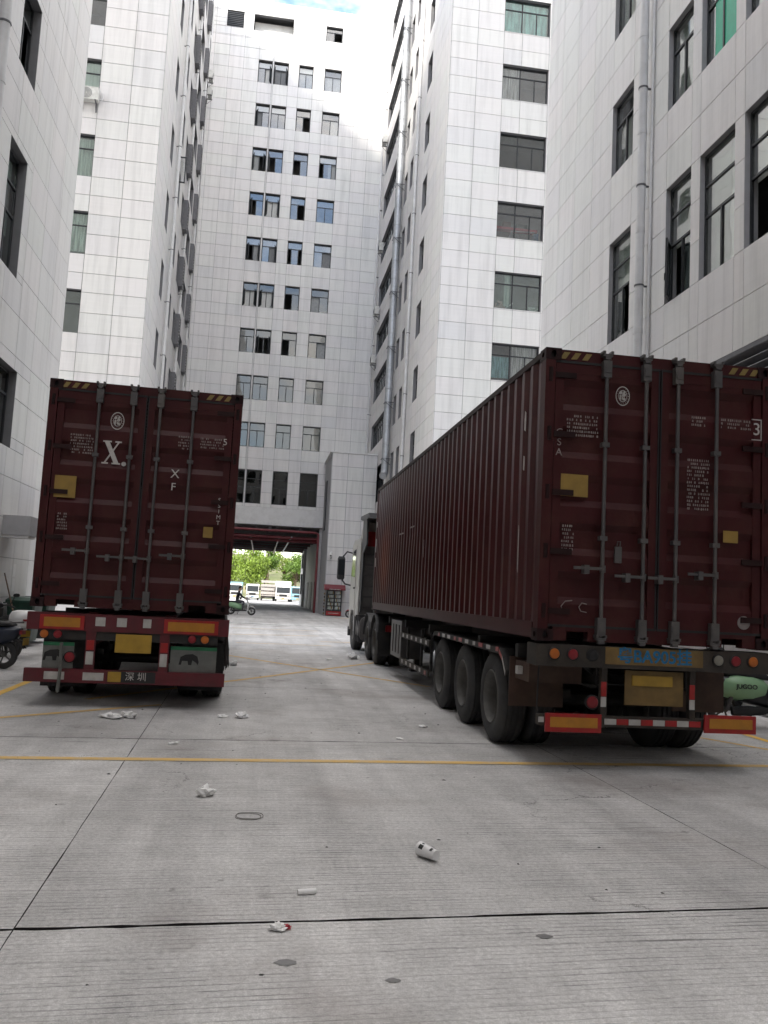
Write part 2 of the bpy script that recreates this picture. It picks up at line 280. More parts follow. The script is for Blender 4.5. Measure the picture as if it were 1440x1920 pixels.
# ------------------------------------------------------------------ mesh helpers
class MB:
    def __init__(s): s.v = []; s.f = []; s.mi = []
    def add(s, vs, fs, mi=0):
        k = len(s.v); s.v += [tuple(v) for v in vs]; s.f += [tuple(i+k for i in f) for f in fs]; s.mi += [mi]*len(fs); return s
    def box(s, a, b, mi=0, M=None):
        x0, y0, z0 = a; x1, y1, z1 = b
        vs = [Vector((x, y, z)) for z in (z0, z1) for y in (y0, y1) for x in (x0, x1)]
        if M: vs = [M @ v for v in vs]
        return s.add(vs, [(0, 2, 3, 1), (4, 5, 7, 6), (0, 1, 5, 4), (2, 6, 7, 3), (0, 4, 6, 2), (1, 3, 7, 5)], mi)
    def cyl(s, p0, p1, r, n=12, mi=0, r1=None, cap=True):
        p0 = Vector(p0); p1 = Vector(p1); d = (p1-p0).normalized(); a = d.orthogonal().normalized(); b = d.cross(a)
        r1 = r if r1 is None else r1
        vs = [p0+(a*math.cos(t)+b*math.sin(t))*r for t in (2*math.pi*i/n for i in range(n))] + [p1+(a*math.cos(t)+b*math.sin(t))*r1 for t in (2*math.pi*i/n for i in range(n))]
        fs = [(i, (i+1) % n, n+(i+1) % n, n+i) for i in range(n)]
        if cap: fs += [tuple(range(n-1, -1, -1)), tuple(range(n, 2*n))]
        return s.add(vs, fs, mi)
    def tube(s, pts, r, n=8, mi=0, closed=False):
        pts = [Vector(p) for p in pts]; rings = []; m = len(pts); prev = None
        for i, p in enumerate(pts):
            if closed: t = pts[(i+1) % m]-pts[i-1]
            else: t = pts[min(i+1, m-1)]-pts[max(i-1, 0)]
            t = t.normalized()
            a = prev - t*prev.dot(t) if prev is not None else t.orthogonal()
            if a.length < 1e-5: a = t.orthogonal()
            a.normalize(); prev = a; b = t.cross(a); rr = r[i] if isinstance(r, (list, tuple)) else r
            rings.append([p+(a*math.cos(2*math.pi*k/n)+b*math.sin(2*math.pi*k/n))*rr for k in range(n)])
        vs = [v for g in rings for v in g]; fs = []
        for i in range(m if closed else m-1):
            j = (i+1) % m
            for k in range(n): fs.append((i*n+k, i*n+(k+1) % n, j*n+(k+1) % n, j*n+k))
        if not closed: fs += [tuple(range(n-1, -1, -1)), tuple((m-1)*n+k for k in range(n))]
        return s.add(vs, fs, mi)
    def lathe(s, prof, c, axis='x', n=28, mi=0):
        """prof: (along axis, radius)"""
        c = Vector(c); vs = []
        for (h, r) in prof:
            for k in range(n):
                t = 2*math.pi*k/n; q = (h, r*math.cos(t), r*math.sin(t)); q = {'x': q, 'y': (q[1], q[0], q[2]), 'z': (q[1], q[2], q[0])}[axis]
                vs.append(c+Vector(q))
        fs = [(i*n+k, i*n+(k+1) % n, (i+1)*n+(k+1) % n, (i+1)*n+k) for i in range(len(prof)-1) for k in range(n)]
        return s.add(vs, fs, mi)
    def prism(s, poly, axis, a, b, mi=0):
        """extrude a 2D polygon along an axis: x->(y,z), y->(x,z), z->(x,y)"""
        def P(h, u, v): return {'x': (h, u, v), 'y': (u, h, v), 'z': (u, v, h)}[axis]
        n = len(poly); vs = [P(a, *p) for p in poly]+[P(b, *p) for p in poly]
        fs = [(i, (i+1) % n, n+(i+1) % n, n+i) for i in range(n)]+[tuple(range(n-1, -1, -1)), tuple(range(n, 2*n))]
        return s.add(vs, fs, mi)
    def loft(s, secs, n=14, mi=0, e=2.6, axis='x'):
        """rounded sections (pos, cy, cz, half width, half height) along an axis"""
        vs = []
        for (p, cy, cz, hw, hh) in secs:
            for k in range(n):
                t = 2*math.pi*k/n; c, q = math.cos(t), math.sin(t)
                a = cy+hw*math.copysign(abs(c)**(2/e), c); b = cz+hh*math.copysign(abs(q)**(2/e), q)
                vs.append({'x': (p, a, b), 'y': (a, p, b), 'z': (a, b, p)}[axis])
        m = len(secs); fs = [(i*n+k, i*n+(k+1) % n, (i+1)*n+(k+1) % n, (i+1)*n+k) for i in range(m-1) for k in range(n)]
        fs += [tuple(range(n-1, -1, -1)), tuple((m-1)*n+k for k in range(n))]
        return s.add(vs, fs, mi)
    def mesh(s, name, mats, smooth=False, fix=True):
        me = bpy.data.meshes.new(name); me.from_pydata([tuple(v) for v in s.v], [], s.f)
        for m in (mats if isinstance(mats, (list, tuple)) else [mats]): me.materials.append(MATS[m])
        if any(s.mi): me.polygons.foreach_set('material_index', s.mi)
        if smooth: me.polygons.foreach_set('use_smooth', [True]*len(me.polygons))
        me.update(); 
        if fix:
            import bmesh
            bm = bmesh.new(); bm.from_mesh(me); bmesh.ops.recalc_face_normals(bm, faces=bm.faces)
            if smooth:
                for e in bm.edges:
                    if len(e.link_faces) == 2 and e.calc_face_angle(0) > R(38): e.smooth = False
            bm.to_mesh(me); bm.free()
        return me
    def build(s, name, mats, parent=None, smooth=False, fix=True):
        return link(name, s.mesh(name, mats, smooth, fix), parent)
ROOTLOC = {}
def link(name, data, parent=None):
    o = bpy.data.objects.new(name, data); COL.objects.link(o)
    if parent is not None: attach(o, parent)
    return o
def attach(o, parent):
    o.parent = parent
    if parent.name in ROOTLOC: o.matrix_parent_inverse = Matrix.Translation(-ROOTLOC[parent.name])
def tag(o, label, cat, group=None):
    o['label'] = label; o['category'] = cat
    if group: o['group'] = group
    return o
def thing(name, label, cat, loc=(0, 0, 0), rotz=0, group=None, world_children=False):
    o = bpy.data.objects.new(name, None); COL.objects.link(o); o.location = loc; o.rotation_euler = (0, 0, rotz); o.empty_display_size = .2
    if world_children: ROOTLOC[o.name] = Vector(loc)
    return tag(o, label, cat, group)
def struct(o): o['kind'] = 'structure'; return o
def copy_tree(o, parent=None):
    c = o.copy(); COL.objects.link(c); c.parent = parent
    for ch in o.children: copy_tree(ch, c)
    return c
def box(name, a, b, mat, parent, M=None): return MB().box(a, b, 0, M).build(name, mat, parent)
def text_mesh(txt, size, mat, depth=.002, bold=0.0):
    cu = bpy.data.curves.new('t', 'FONT'); cu.body = txt; cu.size = size; cu.extrude = depth; cu.align_x = 'CENTER'; cu.align_y = 'CENTER'; cu.offset = bold
    o = bpy.data.objects.new('t', cu); COL.objects.link(o)
    dg = bpy.context.evaluated_depsgraph_get(); me = bpy.data.meshes.new_from_object(o.evaluated_get(dg))
    bpy.data.objects.remove(o); bpy.data.curves.remove(cu); me.materials.clear(); me.materials.append(MATS[mat]); return me
def lettering(name, txt, size, mat, parent, M, bold=0.0, depth=.002):
    o = link(name, text_mesh(txt, size, mat, depth, bold), parent); o.matrix_local = M; return o
def proj(p):
    d = Vector(p)-Vector((0, 0, CAM_H)); z = d.dot(fw)
    if z < .2: return None
    return (720+CAM_F*d.dot(c_r)/z, 960-CAM_F*d.dot(c_u)/z, z)
FRONT = Matrix.Rotation(R(90), 4, 'X')      # text plane -> faces -Y
def at(x, y, z, M=FRONT): return Matrix.Translation((x, y, z)) @ M

# ------------------------------------------------------------------ facades
PITCH = 3.61
ROWS = [(7.93, 10.45)] + [(12.2+PITCH*k, 14.06+PITCH*k) for k in range(10)]
VJ = [7.93-.88*k for k in range(9, 0, -1)] + [7.93, 8.77, 9.61]
VJ = [max(0, z) for z in VJ]
for k in range(10):
    VJ += [10.45+PITCH*k if k == 0 else 14.06+PITCH*(k-1), (11.325 if k == 0 else 14.06+PITCH*(k-1)+.875), 12.2+PITCH*k, 13.13+PITCH*k]
class Face:
    def __init__(s, O, U, N): s.O = Vector(O); s.U = Vector(U).normalized(); s.N = Vector(N).normalized(); s.Z = Vector((0, 0, 1))
    def p(s, u, z, d=0): return s.O+s.U*u+s.Z*z+s.N*d
    def M(s, u, z, d, su, sd, sz):
        o = s.p(u, z, d); a, b, c = s.U*su, s.N*sd, s.Z*sz
        return Matrix(((a.x, b.x, c.x, o.x), (a.y, b.y, c.y, o.y), (a.z, b.z, c.z, o.z), (0, 0, 0, 1)))
    def bar(s, mb, u0, u1, z0, z1, d0, d1, mi=0):
        mb.box((0, 0, 0), (1, 1, 1), mi, s.M(u0, z0, d0, u1-u0, d1-d0, z1-z0))
_unit_panel = MB().box((0, 0, 0), (1, 1, 1)).mesh('panel', 'panel')
_unit_pane = {}
def pane_mesh(mat):
    if mat not in _unit_pane: _unit_pane[mat] = MB().box((0, 0, 0), (1, 1, 1)).mesh('pane', mat)
    return _unit_pane[mat]
_unit_curtain = {}
def curtain_mesh(mat, k):
    if (mat, k) not in _unit_curtain:
        mb = MB(); n = 36; rr = random.Random(k); ph = rr.random()*6
        rows = []
        for j in range(6):
            zz = 1-j/5
            rows.append([(i/n, .5+.5*math.sin(i/n*(38+7*k)+ph+j*.12)*(.55+.45*math.sin(i*.7+k))*(.6+.08*j), zz) for i in range(n+1)])
        vs = [v for r_ in rows for v in r_]; fs = [(j*(n+1)+i, j*(n+1)+i+1, (j+1)*(n+1)+i+1, (j+1)*(n+1)+i) for j in range(5) for i in range(n)]
        mb.add(vs, fs); _unit_curtain[(mat, k)] = mb.mesh('curtain', mat, smooth=True, fix=False)
    return _unit_curtain[(mat, k)]
def piece(name, me, parent, M):
    o = link(name, me, parent); o.matrix_basis = M; return o
def window(root, F, u0, u1, z0, z1, style='slide', state='closed', glass='glass', drape=None, fwid=.05, dep=.15, rr=rnd):
    mb = MB(); panes = []; w = u1-u0; h = z1-z0; b = fwid; d0, d1 = -dep-.05, -dep
    F.bar(mb, u0, u1, z0, z0+b, d0, d1); F.bar(mb, u0, u1, z1-b, z1, d0, d1); F.bar(mb, u0, u0+b, z0+b, z1-b, d0, d1); F.bar(mb, u1-b, u1, z0+b, z1-b, d0, d1)
    def vbar(u, a, c): F.bar(mb, u-b*.5, u+b*.5, a, c, d0+.004, d1+.004)
    def hbar(z, a, c): F.bar(mb, a, c, z-b*.5, z+b*.5, d0+.002, d1+.002)
    iu0, iu1, iz0, iz1 = u0+b, u1-b, z0+b, z1-b
    def P(a, c, e, f, dd=0): panes.append((a, c, e, f, dd))
    sashes = []
    if style == 'band':
        tz = z0+.70*h; mu = u0+.40*w; mu2 = u0+.72*w
        hbar(tz, iu0, iu1); vbar(mu, iz0, iz1); vbar(mu2, iz0, tz)
        P(iu0, mu, tz, iz1); P(mu, iu1, tz, iz1); P(iu0, mu, iz0, tz)
        if state != 'openM': P(mu, mu2, iz0, tz)
        P(mu2, iu1, iz0, tz)
    elif style == 'strip':
        n = max(3, round(w/.85)); tz = z0+.70*h; hbar(tz, iu0, iu1)
        for i in range(1, n): vbar(u0+w*i/n, iz0, iz1)
        for i in range(n):
            a, c = u0+w*i/n, u0+w*(i+1)/n; P(a, c, tz, iz1)
            if rr.random() > .16: P(a, c, iz0, tz)
    elif style == 'tall':
        t1, t2 = z0+.745*h, z0+.50*h; hbar(t1, iu0, iu1); hbar(t2, iu0, iu1); P(iu0, iu1, t1, iz1); P(iu0, iu1, t2, t1)
        mu = (u0+u1)/2; vbar(mu, iz0, t2)
        if state != 'openL': P(iu0, mu, iz0, t2)
        if state != 'openR': P(mu, iu1, iz0, t2)
        if state in ('openL', 'openR'): P(*( (mu, iu1-.05) if state == 'openL' else (iu0+.05, mu)), iz0, t2, -.04)
    else:
        tz = z0+.69*h; hbar(tz, iu0, iu1); P(iu0, iu1, tz, iz1); mu = (u0+u1)/2
        if style == 'slide':
            if state == 'mid':
                a, c = u0+.27*w, u0+.73*w; vbar(a, iz0, tz); vbar(c, iz0, tz); P(a, c, iz0, tz)
            else:
                vbar(mu, iz0, tz)
                if state != 'openL': P(iu0, mu, iz0, tz)
                if state != 'openR': P(mu, iu1, iz0, tz)
        else:   # casement, sashes hinged on the jambs and swung outwards
            vbar(mu, iz0, tz)
            if 'L' in state: sashes.append((iu0, mu, iz0, tz, 1))
            else: P(iu0, mu, iz0, tz)
            if 'R' in state: sashes.append((iu1, mu, iz0, tz, -1))
            else: P(mu, iu1, iz0, tz)
    wo = mb.build('window', 'frame', root)
    for (a, c, e, f, dd) in panes:
        if isinstance(glass, (list, tuple)): g = rr.choice(glass)
        else: g = glass
        piece('pane', pane_mesh(g), wo, F.M(a+.005, e+.005, -dep-.03+dd, c-a-.01, .006, f-e-.01))
    for (hu, mu, a, c, sg) in sashes:
        sw = abs(mu-hu); ang = R(rr.uniform(62, 82)); du = math.cos(ang)*sg; dn = math.sin(ang)
        F2 = Face(F.p(hu, 0, -dep), F.U*du+F.N*dn, F.N*du*1-F.U*dn)
        s2 = MB(); t = .045
        F2.bar(s2, 0, sw, a, a+t, -.02, .02); F2.bar(s2, 0, sw, c-t, c, -.02, .02); F2.bar(s2, 0, t, a+t, c-t, -.02, .02); F2.bar(s2, sw-t, sw, a+t, c-t, -.02, .02)
        F2.bar(s2, t, sw-t, a+t, c-t, -.004, .004, 1)
        s2.build('open_sash', ['frame', 'glass_dark'], wo)
    if drape:
        for (mat, a, c, e, f) in drape:
            piece('curtain', curtain_mesh(mat, rr.randrange(4)), wo, F.M(u0+a*w, z0+e*h, -dep-.17, (c-a)*w, .08, (f-e)*h))
    return wo
def blind_or_tone(wo, F, u0, u1, z0, z1, mat='blind_or_tone', dep=.15): piece('blind_or_tone_sheet', pane_mesh(mat), wo, F.M(u0+.05, z0, -dep-.13, u1-u0-.1, .008, z1-z0))
def rect_minus(rects, o):
    out = []
    for (a, b, c, d) in rects:
        if o[0] >= b-1e-4 or o[1] <= a+1e-4 or o[2] >= d-1e-4 or o[3] <= c+1e-4: out.append((a, b, c, d)); continue
        if o[2] > c: out.append((a, b, c, o[2]))
        if o[3] < d: out.append((a, b, o[3], d))
        lo, hi = max(c, o[2]), min(d, o[3])
        if o[0] > a: out.append((a, o[0], lo, hi))
        if o[1] < b: out.append((o[1], b, lo, hi))
    return [r for r in out if r[1]-r[0] > .03 and r[3]-r[2] > .03]
def wall_backing(root, F, u0, u1, z0, z1, opens, reveal=.24, mat='joint', rmat='reveal'):
    us = sorted({u0, u1, *[o[0] for o in opens], *[o[1] for o in opens]}); zs = sorted({z0, z1, *[o[2] for o in opens], *[o[3] for o in opens]})
    us = [u for u in us if u0 <= u <= u1]; zs = [z for z in zs if z0 <= z <= z1]; mb = MB()
    for i in range(len(us)-1):
        for j in range(len(zs)-1):
            cu, cz = (us[i]+us[i+1])/2, (zs[j]+zs[j+1])/2
            if any(o[0] < cu < o[1] and o[2] < cz < o[3] for o in opens): continue
            mb.add([F.p(us[i], zs[j]), F.p(us[i+1], zs[j]), F.p(us[i+1], zs[j+1]), F.p(us[i], zs[j+1])], [(0, 1, 2, 3)])
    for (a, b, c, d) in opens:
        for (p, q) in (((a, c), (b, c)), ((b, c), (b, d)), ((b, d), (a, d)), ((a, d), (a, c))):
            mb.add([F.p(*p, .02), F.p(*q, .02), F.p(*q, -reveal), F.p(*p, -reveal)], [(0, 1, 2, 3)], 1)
    return mb.build('wall', [mat, rmat], root, fix=False)
class Panels:
    """collects the cladding panels of one building; the largest in view become objects, the rest one mass"""
    def __init__(s): s.items = []
    def grid(s, F, ujs, vjs, opens, gap, u0, u1, z0, z1):
        us = sorted({u for u in ujs if u0 < u < u1} | {u0, u1}); zs = sorted({z for z in vjs if z0 < z < z1} | {z0, z1})
        us = [u for i, u in enumerate(us) if i == 0 or u-us[i-1] > .04]
        for i in range(len(us)-1):
            for j in range(len(zs)-1):
                rects = [(us[i], us[i+1], zs[j], zs[j+1])]
                for o in opens: rects = rect_minus(rects, o)
                for r in rects: s.items.append((F, r, gap))
    def build(s, root, cap=296):
        sc = []
        for it in s.items:
            F, r, gap = it; c = F.p((r[0]+r[1])/2, (r[2]+r[3])/2); q = proj(c)
            area = 0
            if q and -30 < q[0] < 1470 and -30 < q[1] < 1950:
                P = [proj(F.p(*x)) for x in ((r[0], r[2]), (r[1], r[2]), (r[1], r[3]), (r[0], r[3]))]
                if all(P): area = abs(sum(P[k][0]*P[(k+1) % 4][1]-P[(k+1) % 4][0]*P[k][1] for k in range(4)))/2
            sc.append((area, it))
        sc.sort(key=lambda t: -t[0]); mass = MB()
        for k, (area, (F, r, gap)) in enumerate(sc):
            g = gap/2; M = F.M(r[0]+g, r[2]+g, .001, r[1]-r[0]-gap, .024+.002*rnd.random(), r[3]-r[2]-gap)
            if k < cap and area > 20: piece('panel', _unit_panel, root, M)
            else: mass.box((0, 0, 0), (1, 1, 1), 0, M)
        if mass.f:
            o = mass.build('panel_cladding', 'panel_mass', root, fix=False); o['kind'] = 'stuff'
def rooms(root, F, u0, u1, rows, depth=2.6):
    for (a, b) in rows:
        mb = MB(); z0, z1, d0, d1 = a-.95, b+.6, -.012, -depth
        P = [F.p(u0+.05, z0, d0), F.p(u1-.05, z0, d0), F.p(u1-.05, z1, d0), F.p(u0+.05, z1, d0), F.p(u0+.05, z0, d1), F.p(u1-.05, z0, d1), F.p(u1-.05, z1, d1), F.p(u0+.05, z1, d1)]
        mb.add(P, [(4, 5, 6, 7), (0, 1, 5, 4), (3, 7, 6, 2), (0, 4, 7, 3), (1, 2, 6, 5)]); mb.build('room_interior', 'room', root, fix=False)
def shell(root, poly, z1, skip, z0=0, mat='wall_white', roof=.0):
    mb = MB(); n = len(poly)
    for i in range(n):
        if i in skip: continue
        a, b = poly[i], poly[(i+1) % n]; mb.add([(*a, z0), (*b, z0), (*b, z1), (*a, z1)], [(0, 1, 2, 3)])
    mb.add([(*p, z1-roof) for p in poly], [tuple(range(n))]); return mb.build('outer_shell', mat, root, fix=False)
def downpipe(root, pts, r, mat='pvc', rings=3.0, name='downpipe', wall=None, ring_mat='bracket'):
    o = MB().tube(pts, r, 14).build(name, mat, root, smooth=True)
    p0, p1 = Vector(pts[0]), Vector(pts[-1]); zt, zb = max(p0.z, p1.z), min(p0.z, p1.z); z = zb+.7; k = 0
    tv = (p1-p0)/(p1.z-p0.z) if abs(p1.z-p0.z) > .1 else Vector((0, 0, 1))
    me_c = MB().cyl((0, 0, -.06), (0, 0, .06), r*1.09, 14).mesh('pipe_collar', mat, True); bb = MB().cyl((0, 0, -.018), (0, 0, .018), r*1.13, 14)
    if wall: bb.box((min(0, wall.x), -.02, -.017), (max(0, wall.x), .02, .017))
    me_b = bb.mesh('pipe_bracket', ring_mat)
    while z < zt:
        c = p0+tv*(z-p0.z); piece('pipe_collar', me_c, o, Matrix.Translation(c))
        if z+rings*.45 < zt: piece('pipe_bracket', me_b, o, Matrix.Translation(c+Vector((0, 0, rings*.45))))
        z += rings
    return o
def ac_unit(x, y, z, nx, label, facing='x', w=.82, h=.56, d=.3, mat='ac_white'):
    """outdoor unit on a wall bracket; nx = direction out of the wall"""
    rz = {('x', 1): R(90), ('x', -1): R(-90), ('y', -1): 0}[(facing, nx)]
    t = thing('air_conditioner', label, 'air conditioner', (x, y, z), rz, 'air conditioner units on the facades')
    box('casing', (-w/2, -d-.08, 0), (w/2, -.08, h), mat, t)
    g = MB()
    for k in range(4): g.lathe([(-d-.085, .05+.055*k), (-d-.095, .06+.055*k), (-d-.085, .07+.055*k)], (-.1, 0, h*.5), 'y', 20)
    g.build('fan_grille', 'bracket', t)
    box('top_cover', (-w/2-.01, -d-.09, h+.001), (w/2+.01, -.07, h+.025), mat, t)
    b = MB()
    for sx in (-.3, .3):
        b.box((sx-.02, -d-.1, -.04), (sx+.02, 0, -.002)); b.box((sx-.02, -.03, -.42), (sx+.02, 0, -.04)); b.tube([(sx, -.02, -.4), (sx, -d-.06, -.05)], .014, 6)
    b.build('wall_bracket', 'bracket', t)
    MB().tube([(w/2, -.2, .15), (w/2+.12, -.15, .1), (w/2+.16, -.05, .3), (w/2+.1, .0, .55)], .02, 6).build('hose', 'pvc', t)
    return t

# ------------------------------------------------------------------ ground
SK = .065
ground = MB().add([(-400, -60, -.035), (400, -60, -.035), (400, 900, -.035), (-400, 900, -.035)], [(0, 1, 2, 3)]).build('ground', 'joint_dirt'); struct(ground)
def slab(x0, x1, y0, y1, gx=.006, gy=.006, rough=.002, seed=0, gy2=None):
    rr = random.Random(seed); pts = []; n = 46
    def lx(x, y): return x-.025*(y-4)
    def ly(x, y): return y+SK*x
    def jit(s): return (mnoise.noise(Vector((s*3.1, seed*.37, 0)))+.6*mnoise.noise(Vector((s*14, seed*.91, 3))))*rough
    ya, yb = y0+gy, y1-(gy2 or gy); xa, xb = x0+gx, x1-gx
    for i in range(n): s = xa+(xb-xa)*i/n; pts.append((s, ya+abs(jit(s+7))))
    for i in range(n): s = ya+(yb-ya)*i/n; pts.append((xb+jit(s+20)*.16, s))
    for i in range(n): s = xb+(xa-xb)*i/n; pts.append((s, yb-abs(jit(s+40))))
    for i in range(n): s = yb+(ya-yb)*i/n; pts.append((xa+jit(s+60)*.16, s))
    P = [(lx(x, y), ly(x, y)) for x, y in pts]; m = len(P); mb = MB()
    cx = sum(p[0] for p in P)/m; cy = sum(p[1] for p in P)/m
    top = [(x, y, 0) for x, y in P]; ins = [(x+(cx-x)*.0, y, -.05) for x, y in P]
    mb.add(top+ins, [tuple(range(m))]); mb.add(top+ins, [(i, m+i, m+(i+1) % m, (i+1) % m) for i in range(m)], 1)
    return mb.build('concrete_slab', ['concrete', 'joint_dirt'], ground, fix=False)
XS = [-5.75, -1.0, 3.3, 8.1]; YS = [-5.35, -.55, 4.24, 9.15, 14.0, 18.9, 23.8, 28.7, 33.6, 38.5]
k = 0
for i in range(len(XS)-1):
    for j in range(len(YS)-1):
        k += 1; near = YS[j] < 4.3 < YS[j+1]+.2
        slab(XS[i], XS[i+1], YS[j], YS[j+1], gx=.003, gy=.006, gy2=.011 if j == 1 else None, rough=.020 if near else .004, seed=k)
def apron(pts, z=0): return MB().add([(*p, z) for p in pts]+[(*p, -.03) for p in pts], [tuple(range(len(pts)))]+[(i, (i+1) % len(pts), len(pts)+(i+1) % len(pts), len(pts)+i) for i in range(len(pts))]).build('concrete_apron', 'concrete_plain', ground, fix=False)
apron([(-60, 39.2), (-5.9, 39.2), (8.0, 38.99), (60, 38.99), (60, 128), (-60, 128)])
apron([(-60, -58), (-5.75, -58), (-5.52, -5.75), (-6.64, 38.1), (-60, 38.1)]); apron([(8.22, -58), (60, -58), (60, 38.95), (8.0, 38.95), (7.95, -4.85+.0)])
def strip_line(name, pts, w, mat, z=.004):
    """painted line along a polyline on the ground"""
    mb = MB(); P = [Vector((*p, z)) for p in pts]
    n = max(2, int((P[-1]-P[0]).length/.25)); Q = [P[0].lerp(P[-1], i/n) for i in range(n+1)]
    d = (P[-1]-P[0]).normalized(); nn = Vector((-d.y, d.x, 0)); vs = []
    for i, q in enumerate(Q):
        a = 1+.09*mnoise.noise(Vector((i*.9, q.x, 1))); vs += [q-nn*w*.5*a, q+nn*w*.5*a]
    mb.add(vs, [(2*i, 2*i+2, 2*i+3, 2*i+1) for i in range(n)]); return mb.build(name, mat, ground, fix=False)
for (a, b, w, m) in [((-5.6, 7.75), (7.9, 8.58), .125, 'line_yellow'), ((-5.3, 7.9), (-1.2, 11.6), .11, 'line_yellow'), ((-3.4, 12.0), (-3.45, 24.5), .12, 'line_bright'),
                     ((-2.2, 11.9), (3.9, 21.6), .12, 'line_yellow'), ((-1.9, 22.0), (3.1, 15.0), .12, 'line_yellow'), ((5.3, 10.7), (7.2, 7.6), .09, 'line_yellow'), ((6.46, 6.5), (6.48, 24), .11, 'line_bright'),
                     ((-1.2, 29.2), (2.2, 30.6), .13, 'line_yellow'), ((2.0, 27.2), (5.5, 28.2), .13, 'line_yellow'), ((-1.0, 34.0), (2.4, 34.4), .13, 'line_yellow'), ((4.6, 52), (6.9, 55.5), .16, 'line_bright'), ((-.6, 25.0), (2.2, 25.3), .11, 'line_yellow')]:
    strip_line('painted_line', [a, b], w, m)

# ------------------------------------------------------------------ near buildings
# right, facing the yard (X = 8.0)
RN = thing('factory_building', 'grey-white tiled building with tall windows and a downpipe above the maroon container nearest the camera', 'building', (8, 0, 0), world_children=True)
F = Face((8.0, 0, 0), (0, 1, 0), (-1, 0, 0)); op = []; rows3 = [ROWS[0], ROWS[1], ROWS[2], ROWS[3]]
cols = [(17.9, 19.1), (15.1, 16.15), (13.52, 14.75), (11.95, 13.2), (9.4, 10.6), (6.8, 8.0)]
for (z0, z1) in rows3+ROWS[4:6]:
    for c in cols: op.append((*c, z0, z1))
LV = (2.0, 14.1, 4.9, 6.13)
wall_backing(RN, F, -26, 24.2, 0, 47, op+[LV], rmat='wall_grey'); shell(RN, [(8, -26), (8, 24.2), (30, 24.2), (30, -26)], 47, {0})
rooms(RN, F, 4, 24.0, [(a, b) for a, b in ROWS[:6]])
pn = Panels(); pn.grid(F, [24.2-1.275*k for k in range(1, 5)]+[x for c in cols for x in c]+[17.0]+[4.4-2.6*k for k in range(12)], VJ, op+[LV], .014, -26, 24.2, 0, 47); pn.build(RN)
st = {(0, 0): 'openR', (0, 1): 'openL', (0, 3): 'openR'}
for r_, (z0, z1) in enumerate(rows3+ROWS[4:6]):
    for c_, (a, b) in enumerate(cols):
        if c_ > 3 and r_ > 3: continue
        sty = 'tall' if r_ == 0 else 'slide'
        if r_ == 0 and c_ == 1: wo = window(RN, F, a, b, z0, z1, 'tall', 'openR', 'glass_film', dep=.08)
        else: wo = window(RN, F, a, b, z0, z1, sty, {(0, 0): 'openL', (0, 3): 'openR', (1, 0): 'openL', (2, 0): 'openL'}.get((r_, c_), 'closed'), 'glass_film', dep=.08)
        if r_ == 0 and c_ in (1, 2, 3): blind_or_tone(wo, F, a, b, z0+(.0 if c_ == 2 else .48*(z1-z0)), z1-.05, 'blind_or_tone', .08)
        if r_ == 0 and c_ == 0: blind_or_tone(wo, F, a, b, z0+.52*(z1-z0), z1-.05, 'blind_or_tone', .08)
        if r_ == 1 and c_ in (1, 3): blind_or_tone(wo, F, a, b, z0+.04, z1-.05, 'blind_or_tone', .08)
        if r_ == 1 and c_ == 2: piece('green_sheet', pane_mesh('green_sheet'), wo, F.M(a+.05, z0+.03, -.10, b-a-.35, .006, .67*(z1-z0)))
        if r_ == 1 and c_ == 0: blind_or_tone(wo, F, a, b, z0+.04, z0+1.3, 'tint_grey', .08)
        if r_ == 2: blind_or_tone(wo, F, a, b, z0+.04, z1-.2, 'blind_or_tone', .08)
# swung-out sash by the pipe
F2 = Face(F.p(16.13, 0, -.1), F.N*.60-F.U*.80, F.N*.8+F.U*.6); s2 = MB(); a, c = 7.98, 9.19
for bb in ((0, .52, a, a+.05), (0, .52, c-.05, c), (0, .05, a+.05, c-.05), (.47, .52, a+.05, c-.05)): F2.bar(s2, *bb, -.022, .022)
F2.bar(s2, .05, .47, a+.05, c-.05, -.004, .004, 1); F2.bar(s2, .40, .42, a+.35, a+.5, .022, .06)
s2.build('open_sash', ['frame', 'glass_dark'], RN)
downpipe(RN, [(7.8, 17.0, 0), (7.8, 17.0, 46)], .095, rings=2.3, wall=Vector((.2, 0, 0)))
MB().tube([(7.93, 16.8, 0), (7.93, 16.8, 46)], .03, 8).build('thin_conduit', 'pvc', RN)
for k in range(8):
    sl_ = MB(); zc = 4.99+k*.145; sl_.box((-.09, 2.05, -.012), (.09, 14.05, .012), 0, Matrix.Translation((8.03, 0, zc)) @ Matrix.Rotation(R(35), 4, 'Y')); sl_.build('louvre_slat', 'louvre_grey', RN)
MB().box((7.94, 14.02, 4.88), (8.02, 14.12, 6.15)).box((7.94, 2.0, 6.06), (8.02, 14.02, 6.15)).box((7.95, 11.9, 4.9), (8.0, 11.95, 6.06)).build('louvre_frame', 'louvre_grey', RN)
box('louvre_back', (8.2, 2, 4.8), (8.22, 14.2, 6.2), 'black_hole', RN)

